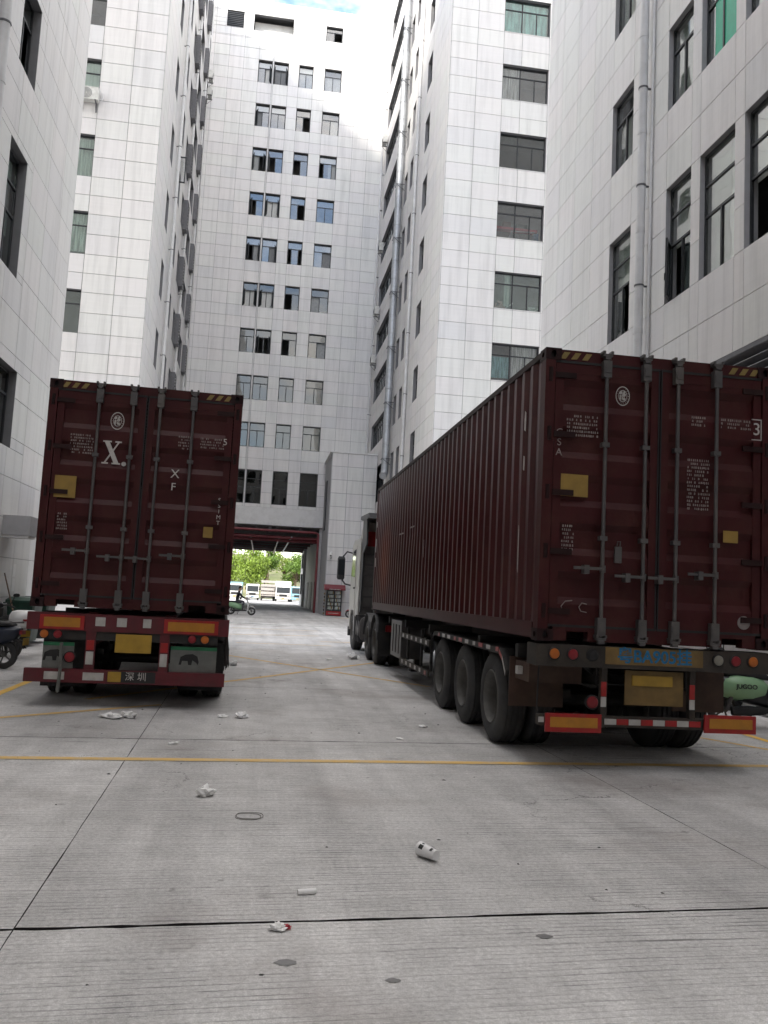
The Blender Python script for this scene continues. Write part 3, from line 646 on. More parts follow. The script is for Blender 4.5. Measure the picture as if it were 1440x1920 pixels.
# left, facing the yard (X = -5.8)
LN = thing('factory_building', 'grey tiled building with a downpipe, nearest the camera beyond the parked scooters', 'building', (-5.8, 0, 0), world_children=True)
F = Face((-5.8, 0, 0), (0, 1, 0), (1, 0, 0)); op = []; cols = [(17.85, 19.08), (14.9, 16.1), (12.2, 13.4)]
rowsL = [(4.45, 6.19), (7.93+.2, 10.8), (12.5, 14.42), (16.1, 18.0), (19.7, 21.6)]
for (z0, z1) in rowsL:
    for c_, c in enumerate(cols): op.append(((c[0]+.6, c[1]+.7) if z0 < 5 else c)+(z0, z1))
wall_backing(LN, F, -26, 23.45, 0, 47, op); shell(LN, [(-5.8, -26), (-5.8, 23.45), (-30, 23.45), (-30, -26)], 47, {0})
rooms(LN, F, 4, 23.2, rowsL)
pn = Panels(); pn.grid(F, [23.45-1.3*k for k in range(1, 14)]+[4-2.5*k for k in range(12)], [.2+.9*k for k in range(60)], op, .014, -26, 23.45, 0, 47); pn.build(LN)
for o_ in op:
    if o_[2] > 17: continue
    wo = window(LN, F, *o_[:2], *o_[2:], 'tall' if 8 < o_[2] < 9 else 'slide', 'openR' if 12 < o_[2] < 13 and o_[0] > 17 else 'closed', ['glass', 'glass_green'])
    if o_[0] > 17 and 12 < o_[2] < 13: blind_or_tone(wo, F, o_[0], o_[0]+.65, o_[2], o_[3]-.1)
    elif o_[0] > 17: blind_or_tone(wo, F, o_[0], o_[1], o_[2]+.9, o_[3]-.1)
downpipe(LN, [(-5.62, 16.35, 0), (-5.62, 16.35, 46)], .11, rings=2.6, wall=Vector((-.18, 0, 0)))
MB().prism([(-5.775, 19.75), (-5.18, 19.75), (-5.18, 20.35), (-5.775, 20.55)], 'z', 2.50, 2.94).build('canopy', 'wall_grey', LN)
box('canopy_soffit', (-5.77, 19.77, 2.44), (-5.2, 20.3, 2.498), 'wall_white', LN)
box('door_post', (-5.775, 19.0, 0), (-5.62, 19.14, 2.44), 'wood_brown', LN)
box('plinth', (-5.775, 12, 0), (-5.74, 23.4, .25), 'wall_grey', LN)

# unseen building added behind the camera; dark truck rears imply it, sized for light
EB = thing('factory_building', 'unseen white tiled building added to close the yard behind the viewer', 'building', (0, -17, 0), world_children=True)
F = Face((0, -17, 0), (1, 0, 0), (0, 1, 0)); op = [(x, x+2.2, z0, z1) for z0, z1 in ROWS[:4] for x in (-4.6, -.9, 2.8)]
wall_backing(EB, F, -5.8, 8.0, 0, 24.6, op, rmat='reveal'); shell(EB, [(-5.8, -17), (8, -17), (8, -25.9), (-5.8, -25.9)], 24.6, {0}); rooms(EB, F, -5.7, 7.9, ROWS[:4])
pn = Panels(); pn.grid(F, [-4.6, -2.4, -.9, 1.3, 2.8, 5.0, 6.5], VJ, op, .02, -5.8, 8.0, 0, 24.6); pn.build(EB)
for o_ in op: piece('window', pane_mesh('glass_dark'), EB, F.M(o_[0], o_[2], -.2, o_[1]-o_[0], .01, o_[3]-o_[2]))

# ------------------------------------------------------------------ towers beyond the cross alley
RT = thing('apartment_tower', 'white tiled tower with grey ventilation duct and green curtained windows, behind the near container', 'building', (7.7, 39, 0), world_children=True)
FA = Face((0, 39, 0), (1, 0, 0), (0, -1, 0)); opA = [(10.4, 12.78, z0+.06, z1+.04) for z0, z1 in ROWS[1:]]+[(14.6, 17.0, z0+.06, z1+.04) for z0, z1 in ROWS[1:]]
wall_backing(RT, FA, 7.69, 24, 0, 47, opA); rooms(RT, FA, 7.8, 23.8, ROWS[1:9])
d_ = Vector((7.5-7.69, 63.5-39, 0)).normalized(); FB = Face(Vector((7.69, 39, 0))-d_*39, d_, (-1, -.0078, 0)); opB = []
for k, (z0, z1) in enumerate(ROWS):
    opB += [(43.8, 45.1, z0, z1), (48.75, 49.75, z0, z1), (50.75, 51.85, z0, z1), (54.3, 61.9, z0, z1)]
wall_backing(RT, FB, 39, 63.48, 0, 47, opB); rooms(RT, FB, 41.8, 63.3, ROWS)
shell(RT, [(7.69, 39), (24, 39), (24, 63.45), (7.5, 63.45)], 46.9, {0, 3})
pn = Panels(); pn.grid(FA, [9.04, 10.4, 11.35, 12.78, 14.1, 15.4, 17, 18.5, 20, 21.5, 23], VJ, opA, .022, 7.69, 24, 0, 47)
pn.grid(FB, [41.2, 43.8, 45.1, 46.9, 48.75, 49.75, 50.75, 51.85, 54.3, 56.2, 58.1, 60, 61.9], [z for z in VJ], opB, .022, 39.0, 63.48, 0, 47); pn.build(RT)
for k, (a, b, z0, z1) in enumerate(opA[:8]):
    g = 'glass_green' if k in (5, 1) else 'glass'
    dr = {5: [('curtain_teal', .02, .97, .02, .98)], 4: [('curtain', .02, .42, .0, 1)], 0: [('curtain', .45, .97, .0, .98), ('curtain_teal', .02, .4, .1, .68)], 1: [('curtain', .24, .36, .12, .98)], 2: None, 3: [('curtain', .05, .5, .7, 1.0)]}.get(k, [('curtain', .05, .9, 0, 1)])
    wo = window(RT, FA, a, b, z0, z1, 'band', 'closed', g if k != 3 else 'glass_dark', dr)
    if k == 1:
        m_ = MB()
        for q in range(26): m_.box((-.07, -.05, -.04), (.07, .05, .04), 0, Matrix.Translation((a+.35+rnd.gauss(.1, .13), 39.42+rnd.random()*.1, z0+.12+abs(rnd.gauss(0, .2)))) @ Matrix.Rotation(rnd.random()*3, 4, (rnd.random(), 1, rnd.random())))
        m_.build('garment_pile', 'cloth_pink', wo); m_ = MB()
        for q in range(16): m_.box((-.07, -.05, -.04), (.07, .05, .04), 0, Matrix.Translation((b-.3+rnd.gauss(0, .14), 39.42+rnd.random()*.1, z0+.1+abs(rnd.gauss(0, .12)))) @ Matrix.Rotation(rnd.random()*3, 4, (rnd.random(), 1, rnd.random())))
        m_.build('garment_pile', 'cloth_white', wo)
        MB().cyl((a+.85, 39.9, z0+.35), (a+1.5, 40.9, z0+1.0), .03, 8).build('tube_lamp', 'tube_light', wo)
    if k == 2:
        box('red_shelf', (a+.1, 39.6, z0+.72), (b-.1, 39.95, z0+.84), 'shelf_red', wo); box('shelf_box', (b-.3, 39.5, z0+.05), (b-.06, 39.9, z0+.6), 'box_blue', wo)
        MB().tube([(a+.7, 39.5, z0+.05), (a+.95, 39.5, z0+.62), (a+1.1, 39.5, z0+.6), (b-.3, 39.5, z0+.66)], .018, 6).tube([(a+1.15, 39.45, z0+.5), (a+1.45, 39.45, z0+.06)], .018, 6).build('rack_tubes', 'chrome', wo)
        box('carton', (a+.5, 39.6, z0+.85), (a+.9, 39.9, z0+1.1), 'wood_brown', wo); box('carton', (a+1.2, 39.6, z0+.85), (a+1.75, 39.9, z0+1.05), 'bin_green', wo)
for (a, b, z0, z1) in opB:
    if z0 > 47: continue
    if b-a > 3: window(RT, FB, a, b, z0, z1, 'strip', 'closed', ['glass', 'glass', 'glass_green'], None, .06)
    else: window(RT, FB, a, b, z0, z1, 'tall' if z0 < 9 else 'slide', rnd.choice(['closed', 'closed', 'openL', 'openR']), ['glass', 'glass_dark'], None, .06)
# ventilation duct, downpipes, corner pipe
dz = 9.4
du = MB(); du.tube([(7.25, 52.0, 46.9), (7.25, 52.0, dz), (7.25, 51.96, dz-.14), (7.2, 51.86, dz-.3), (7.1, 51.7, dz-.42)], .235, 18); duo = du.build('ventilation_duct', 'duct', RT, smooth=True)
me_f = MB().cyl((0, 0, -.02), (0, 0, .02), .252, 18).mesh('duct_flange', 'duct')
me_k = MB().box((7.25, 51.7, .28), (7.56, 51.73, .32)).box((7.25, 52.27, .28), (7.56, 52.3, .32)).box((7.0, 51.7, .28), (7.03, 52.3, .32)).tube([(7.05, 51.72, .28), (7.55, 51.72, -.1)], .018, 5).box((7.03, 51.7, .3), (7.25, 51.73, .32)).box((7.03, 52.27, .3), (7.25, 52.3, .32)).mesh('duct_bracket', 'bracket')
z = dz+.4; k = 0
while z < 46.5:
    piece('duct_flange', me_f, duo, Matrix.Translation((7.25, 52, z)))
    if k % 3 == 0: piece('duct_bracket', me_k, duo, Matrix.Translation((0, 0, z)))
    z += 1.2; k += 1
downpipe(RT, [(7.48, 46.9, 0), (7.48, 46.9, 46.9)], .085, rings=3.6, wall=Vector((.18, 0, 0)))
downpipe(RT, [(7.42, 53.0, 0), (7.42, 53.0, 46.9)], .06, rings=3.6, wall=Vector((.18, 0, 0)))
downpipe(RT, [(7.25, 62.6, 12.0), (7.25, 62.6, 41.0), (7.45, 62.6, 41.2)], .09, rings=5.4, wall=Vector((.3, 0, 0)))
for (y, z, lab) in [(61.4, 36.1, 'white air conditioner high on the tower edge, topmost of the four beside the corner downpipe'), (60.2, 27.0, 'white air conditioner beside the corner downpipe, second from the top of four'), (61.0, 22.4, 'white air conditioner beside the corner downpipe, third from the top of four'), (61.5, 18.8, 'white air conditioner lowest of the four beside the corner downpipe')]:
    ac_unit(7.47, y, z, -1, lab, 'x')

LT = thing('apartment_tower', 'white tiled tower with grey louvre boxes and downpipes above the container with an X', 'building', (-5.9, 38, 0), world_children=True)
FA = Face((0, 37.9, 0), (1, 0, 0), (0, -1, 0)); opA = [(-11.1, -8.7, z0+.2, z1+.3) for z0, z1 in ROWS[1:]]
wall_backing(LT, FA, -22, -5.9, 0, 46.5, opA); rooms(LT, FA, -21.8, -6.0, ROWS[1:8])
d_ = Vector((-6.5+5.9, 63.5-37.9, 0)).normalized(); FB = Face(Vector((-5.9, 37.9, 0))-d_*37.9, d_, (1, .0234, 0)); opB = []
for k, (z0, z1) in enumerate(ROWS):
    opB += [(42.3, 43.5, z0+.2, z1+.25), (45.7, 46.5, z0+.2, z1+.25), (47.2, 48.3, z0+.2, z1+.25), (50.0, 51.2, z0+.2, z1+.25), (53.9, 57.3, z0+.2, z1+.25), (60.3, 62.5, z0+.2, z1+.25)]
wall_backing(LT, FB, 37.9, 63.48, 0, 46.5, opB); rooms(LT, FB, 40.7, 63.3, ROWS)
shell(LT, [(-22, 37.9), (-5.9, 37.9), (-6.5, 63.45), (-22, 63.45)], 46.4, {0, 1})
pn = Panels(); pn.grid(FA, [-7.3, -8.7, -9.9, -11.1, -12.5, -14, -15.5, -17, -18.5, -20], [z+.2 for z in VJ], opA, .026, -22, -5.9, 0, 46.5)
pn.grid(FB, [40.2, 42.3, 43.5, 45.7, 47.0, 48.3, 50.0, 51.2, 53.9, 55.6, 57.3, 58.8, 60.3, 62.5], [z+.2 for z in VJ], opB, .022, 37.9, 63.48, 0, 46.5); pn.build(LT)
for k, (a, b, z0, z1) in enumerate(opA[:8]):
    window(LT, FA, a, b, z0, z1, 'slide', 'closed', rnd.choice(['glass', 'glass_green']), {1: [('curtain', .55, 1, .1, 1)], 2: [('curtain', .5, 1, 0, .95), ('curtain', .82, .94, .0, .9)], 3: [('blind_or_tone', .45, 1, .0, .97)], 5: [('curtain', .5, 1, 0, .7)]}.get(k))
for (a, b, z0, z1) in opB:
    if z1 > 46.2: continue
    if b-a > 3: window(LT, FB, a, b, z0, z1, 'strip', 'closed', ['glass', 'glass_dark'], None, .06)
    else: window(LT, FB, a, b, z0, z1, 'slide', rnd.choice(['closed', 'openL', 'openR']), ['glass', 'glass_dark'], None, .06)
def tpos(u, d): q = FB.p(u, 0, d); return q.x, q.y
for (u, d, r_, boxes) in [(44.9, .2, .09, False), (51.9, .2, .085, True), (58.6, .2, .085, True)]:
    x, y = tpos(u, d); downpipe(LT, [(x, y, 0), (x, y, 46.3)], r_, rings=2.9, wall=Vector((-.2, 0, 0)))
    if boxes:
        for (z0, z1) in ROWS:
            mb = MB(); FB.bar(mb, u-.75, u+.35, z0+.25, z0+.30, .03, .30); FB.bar(mb, u-.75, u+.35, z1+.2, z1+.25, .03, .30); FB.bar(mb, u-.75, u-.70, z0+.3, z1+.2, .03, .30); FB.bar(mb, u+.3, u+.35, z0+.3, z1+.2, .03, .30)
            FB.bar(mb, u-.7, u+.3, z0+.3, z1+.2, .22, .24); bo = mb.build('louvre_box', 'louvre_grey', LT)
            for q in range(9):
                sb = MB(); FB.bar(sb, u-.7, u+.3, z0+.36+q*.195, z0+.42+q*.195, .245, .29); sb.build('louvre_slat', 'louvre_grey', bo)
# swung-out sash half hidden by the nearest pipe
F2 = Face(FB.p(45.75, 0, -.1), FB.N, FB.U); s2 = MB(); a, c = 23.6, 25.1
for bb in ((0, .62, a, a+.06), (0, .62, c-.06, c), (0, .06, a, c), (.56, .62, a, c)): F2.bar(s2, *bb, -.03, .03)
F2.bar(s2, .06, .56, a+.06, c-.06, -.005, .005, 1); s2.build('open_sash', ['frame', 'glass'], LT)
ac_unit(-9.05, 37.87, 23.05, -1, 'white air conditioner on a bracket below a window of the tower behind the X container', 'y')
ac_unit(-6.4, 61.6, 39.5, 1, 'grey-white air conditioner high on the louvred tower, upper of two by the gate building', 'x', mat='ac_white')
ac_unit(-6.4, 61.8, 38.3, 1, 'grey-white air conditioner high on the louvred tower, lower of two by the gate building', 'x', mat='ac_white')

# ------------------------------------------------------------------ gate building across the yard
GB = thing('gate_building', 'tall white tiled building closing the yard, with a drive-through gateway', 'building', (0, 63.5, 0), world_children=True)
F = Face((0, 63.5, 0), (1, 0, 0), (0, -1, 0)); WC = [(-2.79, -1.70), (-1.58, -.43), (.39, 1.52), (2.42, 3.77)]; op = []
for r_, (z0, z1) in enumerate(ROWS[:-1]):
    for c in WC: op.append((c[0], c[1], z0-.02, z1-.03))
TOP = [(-5.45, -4.15, 45.35, 46.7), (-3.35, -.25, 45.3, 46.65), (2.36, 3.67, 45.25, 46.5)]; GATE = (-5.6, 4.35, 0, 6.35)
wall_backing(GB, F, -6.6, 7.55, 0, 47.7, op+TOP+[GATE]); rooms(GB, F, -6.4, 7.4, ROWS[:-1]+[(45.3, 46.6)])
mb = MB(); shell(GB, [(-22, 63.55), (22, 63.55), (22, 77), (-22, 77)], 47.65, {0}, z0=6.9)
pn = Panels(); pn.grid(F, [-6.25, -5.1, -3.95]+[x for c in WC for x in c]+[4.92, 6.1, 7.28], VJ+[43.8, 44.6, 45.3, 46.0, 46.7], op+TOP+[(-6.6, 4.36, 0, 7.66)], .024, -6.6, 7.55, 0, 47.7); pn.build(GB)
MB().box((-6.6, 63.36, 6.35), (4.36, 63.62, 7.65)).build('gate_beam', 'wall_white', GB)
MB().box((-6.65, 63.42, 47.7), (7.55, 63.9, 47.82)).build('coping', 'wall_white', GB)
cs_state = ['LR', 'R', 'L', '']
for r_, (z0, z1) in enumerate(ROWS[:-1]):
    for c_, (a, b) in enumerate(WC):
        if z0 < 9 and c_ < 2: pass
        rr = random.Random(r_*10+c_)
        if c_ < 2 and r_ > 1: wo = window(GB, F, a, b, z0-.02, z1-.03, 'casement', {10: 'LR'}.get(r_, rr.choice(['LR', 'R', 'L', 'LR', '']) if r_ > 2 else ''), ['glass', 'glass'] if r_ > 4 else 'glass_dark', None, .055, rr=rr)
        else: wo = window(GB, F, a, b, z0-.02, z1-.03, 'tall' if r_ == 0 else 'slide', rr.choice(['openL', 'openR', 'mid', 'closed']) if r_ > 2 else 'closed', 'glass' if r_ > 4 else 'glass_dark', None, .055, rr=rr)
        if r_ > 3 and rr.random() < .7: blind_or_tone(wo, F, a, b, z0+.72*(z1-z0), z1-.1, 'blind_or_tone' if r_ > 6 else 'tint_grey')
        if r_ > 2 and rr.random() < .8: blind_or_tone(wo, F, a+.5*(b-a) if rr.random() < .5 else a, b if rr.random() < .6 else b-.5*(b-a)+.06, z0, z1-.6, rr.choice(['tint_grey', 'tint_grey', 'blind_or_tone', 'tint_dark']))  # sheets added behind panes, their grey standing in for muted glass reflections
g = MB()
for k in range(9): F.bar(g, -5.42, -4.18, 45.38+k*.145, 45.45+k*.145, -.1, -.02)
for k in range(12): F.bar(g, -5.42+k*.108, -5.39+k*.108, 45.38, 46.68, -.14, -.1)
g.build('vent_grille', 'frame', GB)
MB().add([F.p(-3.33, 45.32, -.9), F.p(-.27, 45.32, -.9), F.p(-.27, 46.63, -.9), F.p(-3.33, 46.63, -.9)], [(0, 1, 2, 3)]).build('recess_back', 'wall_white', GB)
window(GB, F, *TOP[2], 'slide', 'openR', 'glass', None, .055)
# twin conduits between the two narrow window columns
for x in (-1.68, -1.60): MB().tube([(x, 63.44, 7.7), (x, 63.44, 43.5)], .018, 6).build('thin_conduit', 'pvc', GB)
# projecting stair block beside the gateway
FS = Face((0, 57.5, 0), (1, 0, 0), (0, -1, 0)); pn = Panels()
MB().box((4.33, 57.53, 0), (7.5, 63.4, 11.2)).build('stair_block', 'wall_grey', GB)
FL = Face((4.33, 0, 0), (0, 1, 0), (-1, 0, 0))
for (a, b) in ((4.35, 5.45), (5.45, 6.55), (6.55, 7.5)):
    for z in range(12):
        z0, z1 = z*.933, (z+1)*.933; o_ = piece('panel', _unit_panel, GB, FS.M(a+.018, z0+.018, -.028, b-a-.036, .026, z1-z0-.036))
MB().box((4.2, 57.45, 11.2), (7.6, 63.3, 11.3)).build('stair_block_coping', 'wall_white', GB)
MB().box((4.27, 60.4, 6.0), (4.325, 61.6, 9.6)).build('side_window', 'frame', GB)
# passage: ceiling, beams, walls
MB().box((-6.6, 63.65, 6.3), (4.4, 96, 6.9)).build('passage_ceiling', 'ceiling_dark', GB)
for k in range(7):
    MB().box((-6.5, 66+k*4.6, 5.75), (4.4, 66.45+k*4.6, 6.298)).build('ceiling_beam', 'ceiling_dark', GB)
for x in (-3.2, .3, 2.6): MB().box((x, 63.7, 5.95), (x+.25, 95.9, 6.297)).build('ceiling_beam', 'ceiling_dark', GB)
MB().box((-7.2, 63.6, 0), (-5.6, 96, 6.3)).build('passage_wall', 'wall_grey', GB)
MB().box((4.4, 63.6, 0), (7.2, 86, 6.3)).build('passage_wall', 'wall_white', GB)
fp = Face((4.4, 0, 0), (0, 1, 0), (-1, 0, 0)); po = [(86.6, 94.6, 1.2, 3.4), (86.6, 94.6, 4.0, 5.6)]
wall_backing(GB, fp, 86, 95.9, 0, 6.3, po, mat='wall_white'); MB().box((4.7, 86, 0), (7.2, 96, 6.3)).build('passage_wall', 'room', GB)
for o_ in po: window(GB, fp, *o_, 'strip', 'closed', 'glass', None, .08)
for (y0, y1) in ((68, 70.4), (73, 75.4), (79, 81.4)): MB().box((4.35, y0, 0), (4.41, y1, 2.4)).build('passage_door', 'cab_back', GB)
MB().box((4.15, 63.7, 0), (4.6, 64.2, 6.3)).build('gate_pillar', 'wall_white', GB); MB().box((4.15, 85.7, 0), (4.6, 86.2, 6.3)).build('gate_pillar', 'wall_white', GB)
MB().tube([(4.05, 63.2, 0), (4.05, 63.2, 5.85), (3.85, 63.2, 5.95), (-5.4, 63.2, 5.95)], .09, 10).build('fire_pipe', 'red_pipe', GB, smooth=True)
for z, y in ((5.55, 64.4), (5.35, 65.2)): MB().tube([(4.2, y, z), (-5.5, y, z)], .11, 10).build('fire_pipe', 'red_pipe', GB, smooth=True)
for x in (-4.4, -1.0, 1.2, 2.1): MB().tube([(x, 64.2, 5.6), (x, 95.5, 5.6)], .07, 8).build('fire_pipe', 'red_pipe' if x in (-1.0, 1.2) else 'duct', GB, smooth=True)
for k in range(6): MB().tube([(-5.4, 68+k*4.2, 5.66), (4.2, 68+k*4.2, 5.66)], .03, 6).build('sprinkler_pipe', 'red_pipe', GB)
for k in range(5): MB().box((-3.6+k*1.5, 63.28, 5.95), (-3.55+k*1.5, 63.33, 6.34)).build('pipe_hanger', 'bracket', GB)
gd = MB()
for k in range(7): gd.box((4.29, 57.3, .1+k*.22), (4.36, 57.5, .21+k*.22), k % 2)
gd.build('corner_guard', ['yellow_paint', 'gasket'], GB)

# ------------------------------------------------------------------ containers
CW, CL, CH, CZ = 1.219, 12.192, 2.896, 1.233        # half width, length, height, floor height above the yard
def casting_mesh():
    """corner casting with oval holes in its outer faces, built for the corner at (-x, rear, top)"""
    mb = MB(); w, l, h = .162, .178, .118; n = 16
    def face(P, a, b, ra, rb):
        el = [(a/2+ra*math.cos(2*math.pi*k/n), b/2+rb*math.sin(2*math.pi*k/n)) for k in range(n)]
        sq = []
        for k in range(n):
            t = 2*math.pi*k/n; c, s_ = math.cos(t), math.sin(t); m = max(abs(c), abs(s_)); sq.append((a/2+a/2*c/m, b/2+b/2*s_/m))
        vs = [P(*p, 0) for p in sq]+[P(*p, 0) for p in el]+[P(*p, .035) for p in el]
        mb.add(vs, [(i, (i+1) % n, n+(i+1) % n, n+i) for i in range(n)]+[(n+i, n+(i+1) % n, 2*n+(i+1) % n, 2*n+i) for i in range(n)]); mb.add([P(*p, .035) for p in el], [tuple(range(n))], 1)
    face(lambda u, v, d: (u, d, v), w, h, .028, .04)            # rear face
    face(lambda u, v, d: (d, u, v), l, h, .035, .03)            # side face
    face(lambda u, v, d: (u, v, h-d), w, l, .035, .06)          # top face
    mb.add([(0, 0, 0), (w, 0, 0), (w, l, 0), (0, l, 0), (w, 0, h), (w, l, h), (0, l, h)], [(0, 1, 2, 3), (1, 4, 5, 2), (3, 2, 5, 6)])
    return mb.mesh('corner_casting', ['maroon_dark', 'black_hole'], fix=False)
def corrug(n, pitch, depth):
    """trapezoid corrugation profile (s, d) with n waves"""
    out = []
    for k in range(n): s = k*pitch; out += [(s, 0), (s+.07, 0), (s+.138, depth), (s+.208, depth)]
    out.append((n*pitch, 0)); return out
def make_container(label, loc, rotz, marks):
    t = thing('shipping_container', label, 'container', loc, rotz, 'maroon shipping containers on trailers')
    cm = casting_mesh()
    for sx in (-1, 1):
        for y, fy in ((0, 1), (CL, -1)):
            for z, fz in ((CZ, -1), (CZ+CH, 1)):
                o = link('corner_casting', cm, t)
                M = Matrix.Translation((sx*CW, y, z if fz > 0 else z)) @ Matrix.Diagonal((-sx, fy, fz, 1)) @ Matrix.Translation((0, 0, -.118)); o.matrix_basis = M
    z0, z1 = CZ+.118, CZ+CH-.118
    for sx in (-1, 1):
        a, b = (sx*CW, sx*(CW-.11)); a, b = min(a, b), max(a, b)
        MB().box((a+.004, .006, z0), (b-.004, .15, z1)).build('corner_post', 'maroon', t); MB().box((a+.004, CL-.15, z0), (b-.004, CL-.006, z1)).build('corner_post', 'maroon', t)
        MB().box((sx*CW-.003-(.06 if sx > 0 else -.006), .178, CZ+CH-.07), (sx*CW-.003+(.06 if sx < 0 else -.006), CL-.178, CZ+CH-.008)).build('top_rail', 'maroon_dark', t)
        x0 = sx*(CW-.004); x1 = sx*(CW-.05)
        MB().box((min(x0, x1), .178, CZ+.02), (max(x0, x1), CL-.178, CZ+.175)).build('bottom_rail', 'maroon', t)
        # corrugated side sheet
        n = 42; pit = (CL-.30)/n; prof = corrug(n, pit, .036); sw = MB(); zz = [CZ+.172, CZ+CH-.066]
        vs = []
        for (s_, d) in prof:
            y = .15+s_
            dent = 0
            if sx < 0: dent = .02*math.exp(-((y-7.5)/.5)**2)
            for q in range(7):
                z = zz[0]+(zz[1]-zz[0])*q/6; dd = dent*math.exp(-((z-2.7)/.35)**2)+.003*mnoise.noise(Vector((y*2.1, z*1.7, sx*5)))
                vs.append((sx*(CW-.012-d-dd), y, z))
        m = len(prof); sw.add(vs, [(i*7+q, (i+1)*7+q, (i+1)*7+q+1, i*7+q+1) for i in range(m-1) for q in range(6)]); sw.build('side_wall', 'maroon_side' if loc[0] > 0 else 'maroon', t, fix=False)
    prof = corrug(8, .285, .045); fwl = MB(); vs = []
    for (s_, d) in prof: vs += [(-1.14+s_, CL-.03-d, CZ+.15), (-1.14+s_, CL-.03-d, CZ+CH-.07)]
    fwl.add(vs, [(2*i, 2*i+2, 2*i+3, 2*i+1) for i in range(len(prof)-1)]); fwl.build('front_wall', 'maroon', t, fix=False)
    prof = corrug(42, (CL-.4)/42, .02); rf = MB(); vs = []
    for (s_, d) in prof: vs += [(-CW+.05, .2+s_, CZ+CH-.012-d), (CW-.05, .2+s_, CZ+CH-.012-d)]
    rf.add(vs, [(2*i, 2*i+2, 2*i+3, 2*i+1) for i in range(len(prof)-1)]); rf.build('roof', 'maroon_dark', t, fix=False)
    MB().box((-CW+.05, .1, CZ+.1), (CW-.05, CL-.1, CZ+.15)).build('floor', 'chassis_black', t)
    for k in range(24): MB().box((-CW+.05, .35+k*.5, CZ+.025), (CW-.05, .40+k*.5, CZ+.1)).build('floor_joist', 'maroon_dark', t)
    MB().box((-CW+.162, .02, CZ+CH-.125), (CW-.162, .14, CZ+CH-.005)).build('door_header', 'maroon', t)
    MB().box((-CW+.162, .02, CZ+.01), (-CW+.30, .14, CZ+.15)).box((-CW+.30, .02, CZ+.10), (CW-.30, .14, CZ+.15)).box((CW-.30, .02, CZ+.01), (CW-.162, .14, CZ+.15)).box((-CW+.52, .022, CZ+.01), (CW-.52, .138, CZ+.10)).build('door_sill', 'maroon', t)
    # yellow and black warning stripes at both ends of the header
    for sx in (-1, 1):
        for k in range(3 if sx < 0 else 3):
            x = sx*(CW-.20-k*.115)
            MB().prism([(x-.05, CZ+CH-.098), (x+.01, CZ+CH-.098), (x+.055, CZ+CH-.03), (x-.005, CZ+CH-.03)], 'y', .012, .0195).build('warning_stripe', 'yellow_paint', t)
    # doors
    dz0, dz1 = CZ+.152, CZ+CH-.128
    for sx in (-1, 1):
        xi, xo = sx*.012, sx*(CW-.115); xa, xb = min(xi, xo), max(xi, xo); d = MB(); fr = .085
        d.box((xa, .02, dz0), (xa+fr, .06, dz1)).box((xb-fr, .02, dz0), (xb, .06, dz1)).box((xa+fr, .022, dz0), (xb-fr, .06, dz0+.11)).box((xa+fr, .022, dz1-.11), (xb-fr, .06, dz1))
        pz0, pz1 = dz0+.11, dz1-.11; nb = 5; ph = (pz1-pz0)/nb; pr = [(pz0, .026)]
        for k in range(nb):
            b0 = pz0+k*ph; pr += [(b0+.10, .026), (b0+.17, .062), (b0+ph-.13, .062), (b0+ph-.06, .026)]
        pr.append((pz1, .026)); vs = []
        for (z, y) in pr: vs += [(xa+fr, y, z), (xb-fr, y, z)]
        d.add(vs, [(2*i, 2*i+1, 2*i+3, 2*i+2) for i in range(len(pr)-1)])
        dr = d.build('door', 'maroon', t)
        if sx < 0: pass
        g = MB(); g.box((xa-.006, .012, dz0-.012), (xb+.006, .019, dz0+.012)).box((xa-.006, .0125, dz1-.012), (xb+.006, .0195, dz1+.012)); ex = xa-.006 if sx > 0 else xb-.008; g.box((ex if sx > 0 else ex, .011, dz0+.012), (ex+.014, .0185, dz1-.012)); g.build('gasket', 'gasket', dr)
        for z in (dz0+.14, dz0+.72, dz0+1.3, dz0+1.88, dz1-.14):
            h = MB(); xh = sx*(CW-.105); h.box((min(xh, xh-sx*.22), -.002, z-.028), (max(xh, xh-sx*.22), .018, z+.028)); h.cyl((sx*(CW-.06), .01, z-.07), (sx*(CW-.06), .01, z+.07), .022, 10); h.build('hinge', 'maroon_dark', dr)
        for xr in (.17, .59):
            x = sx*xr; rod = MB().cyl((x, -.028, CZ+.06), (x, -.028, CZ+CH-.06), .019, 12).build('lock_rod', 'galv', dr, smooth=True)
            for zz_, up in ((CZ+CH-.17, 1), (CZ+.17, -1)):
                kp = MB(); kp.box((x-.042, -.052, zz_-.075*1.3), (x+.042, .018, zz_+.075)); kp.box((x-.03, -.06, zz_-.05), (x+.03, -.05, zz_+.03)); kp.build('rod_bearing', 'galv', rod)
                cmn = MB(); zc = zz_+up*.13; cmn.box((x-.05, -.05, zc-.012), (x+.05, .02, zc+.012)); cmn.box((x-.03, -.058, zc-.045), (x+.03, -.0, zc+.0-.013)); cmn.box((x-.055, -.06, zc+.0125), (x-.03, .019, zc+.04)).box((x+.03, -.06, zc+.0125), (x+.055, .019, zc+.04)); cmn.build('cam_keeper', 'galv', rod)
            for zz_ in (CZ+1.02, CZ+1.95): MB().box((x-.038, -.05, zz_-.022), (x+.038, .019, zz_+.022)).build('rod_guide', 'galv', rod)
            hz = CZ+.66 if xr == .17 else CZ+.72
            hx = x-sx*.0; dirn = -1 if sx < 0 else -1
            hb = MB(); L_ = .30; hb.box((min(x, x+dirn*L_), -.062, hz-.014), (max(x, x+dirn*L_), -.046, hz+.014)); hb.cyl((x, -.04, hz-.035), (x, -.04, hz+.035), .028, 10); hb.box((x+dirn*.17-.025, -.07, hz-.055), (x+dirn*.17+.025, .018, hz+.03)); hb.build('lock_handle', 'galv', rod)
        marks(t, dr, sx)
    return t
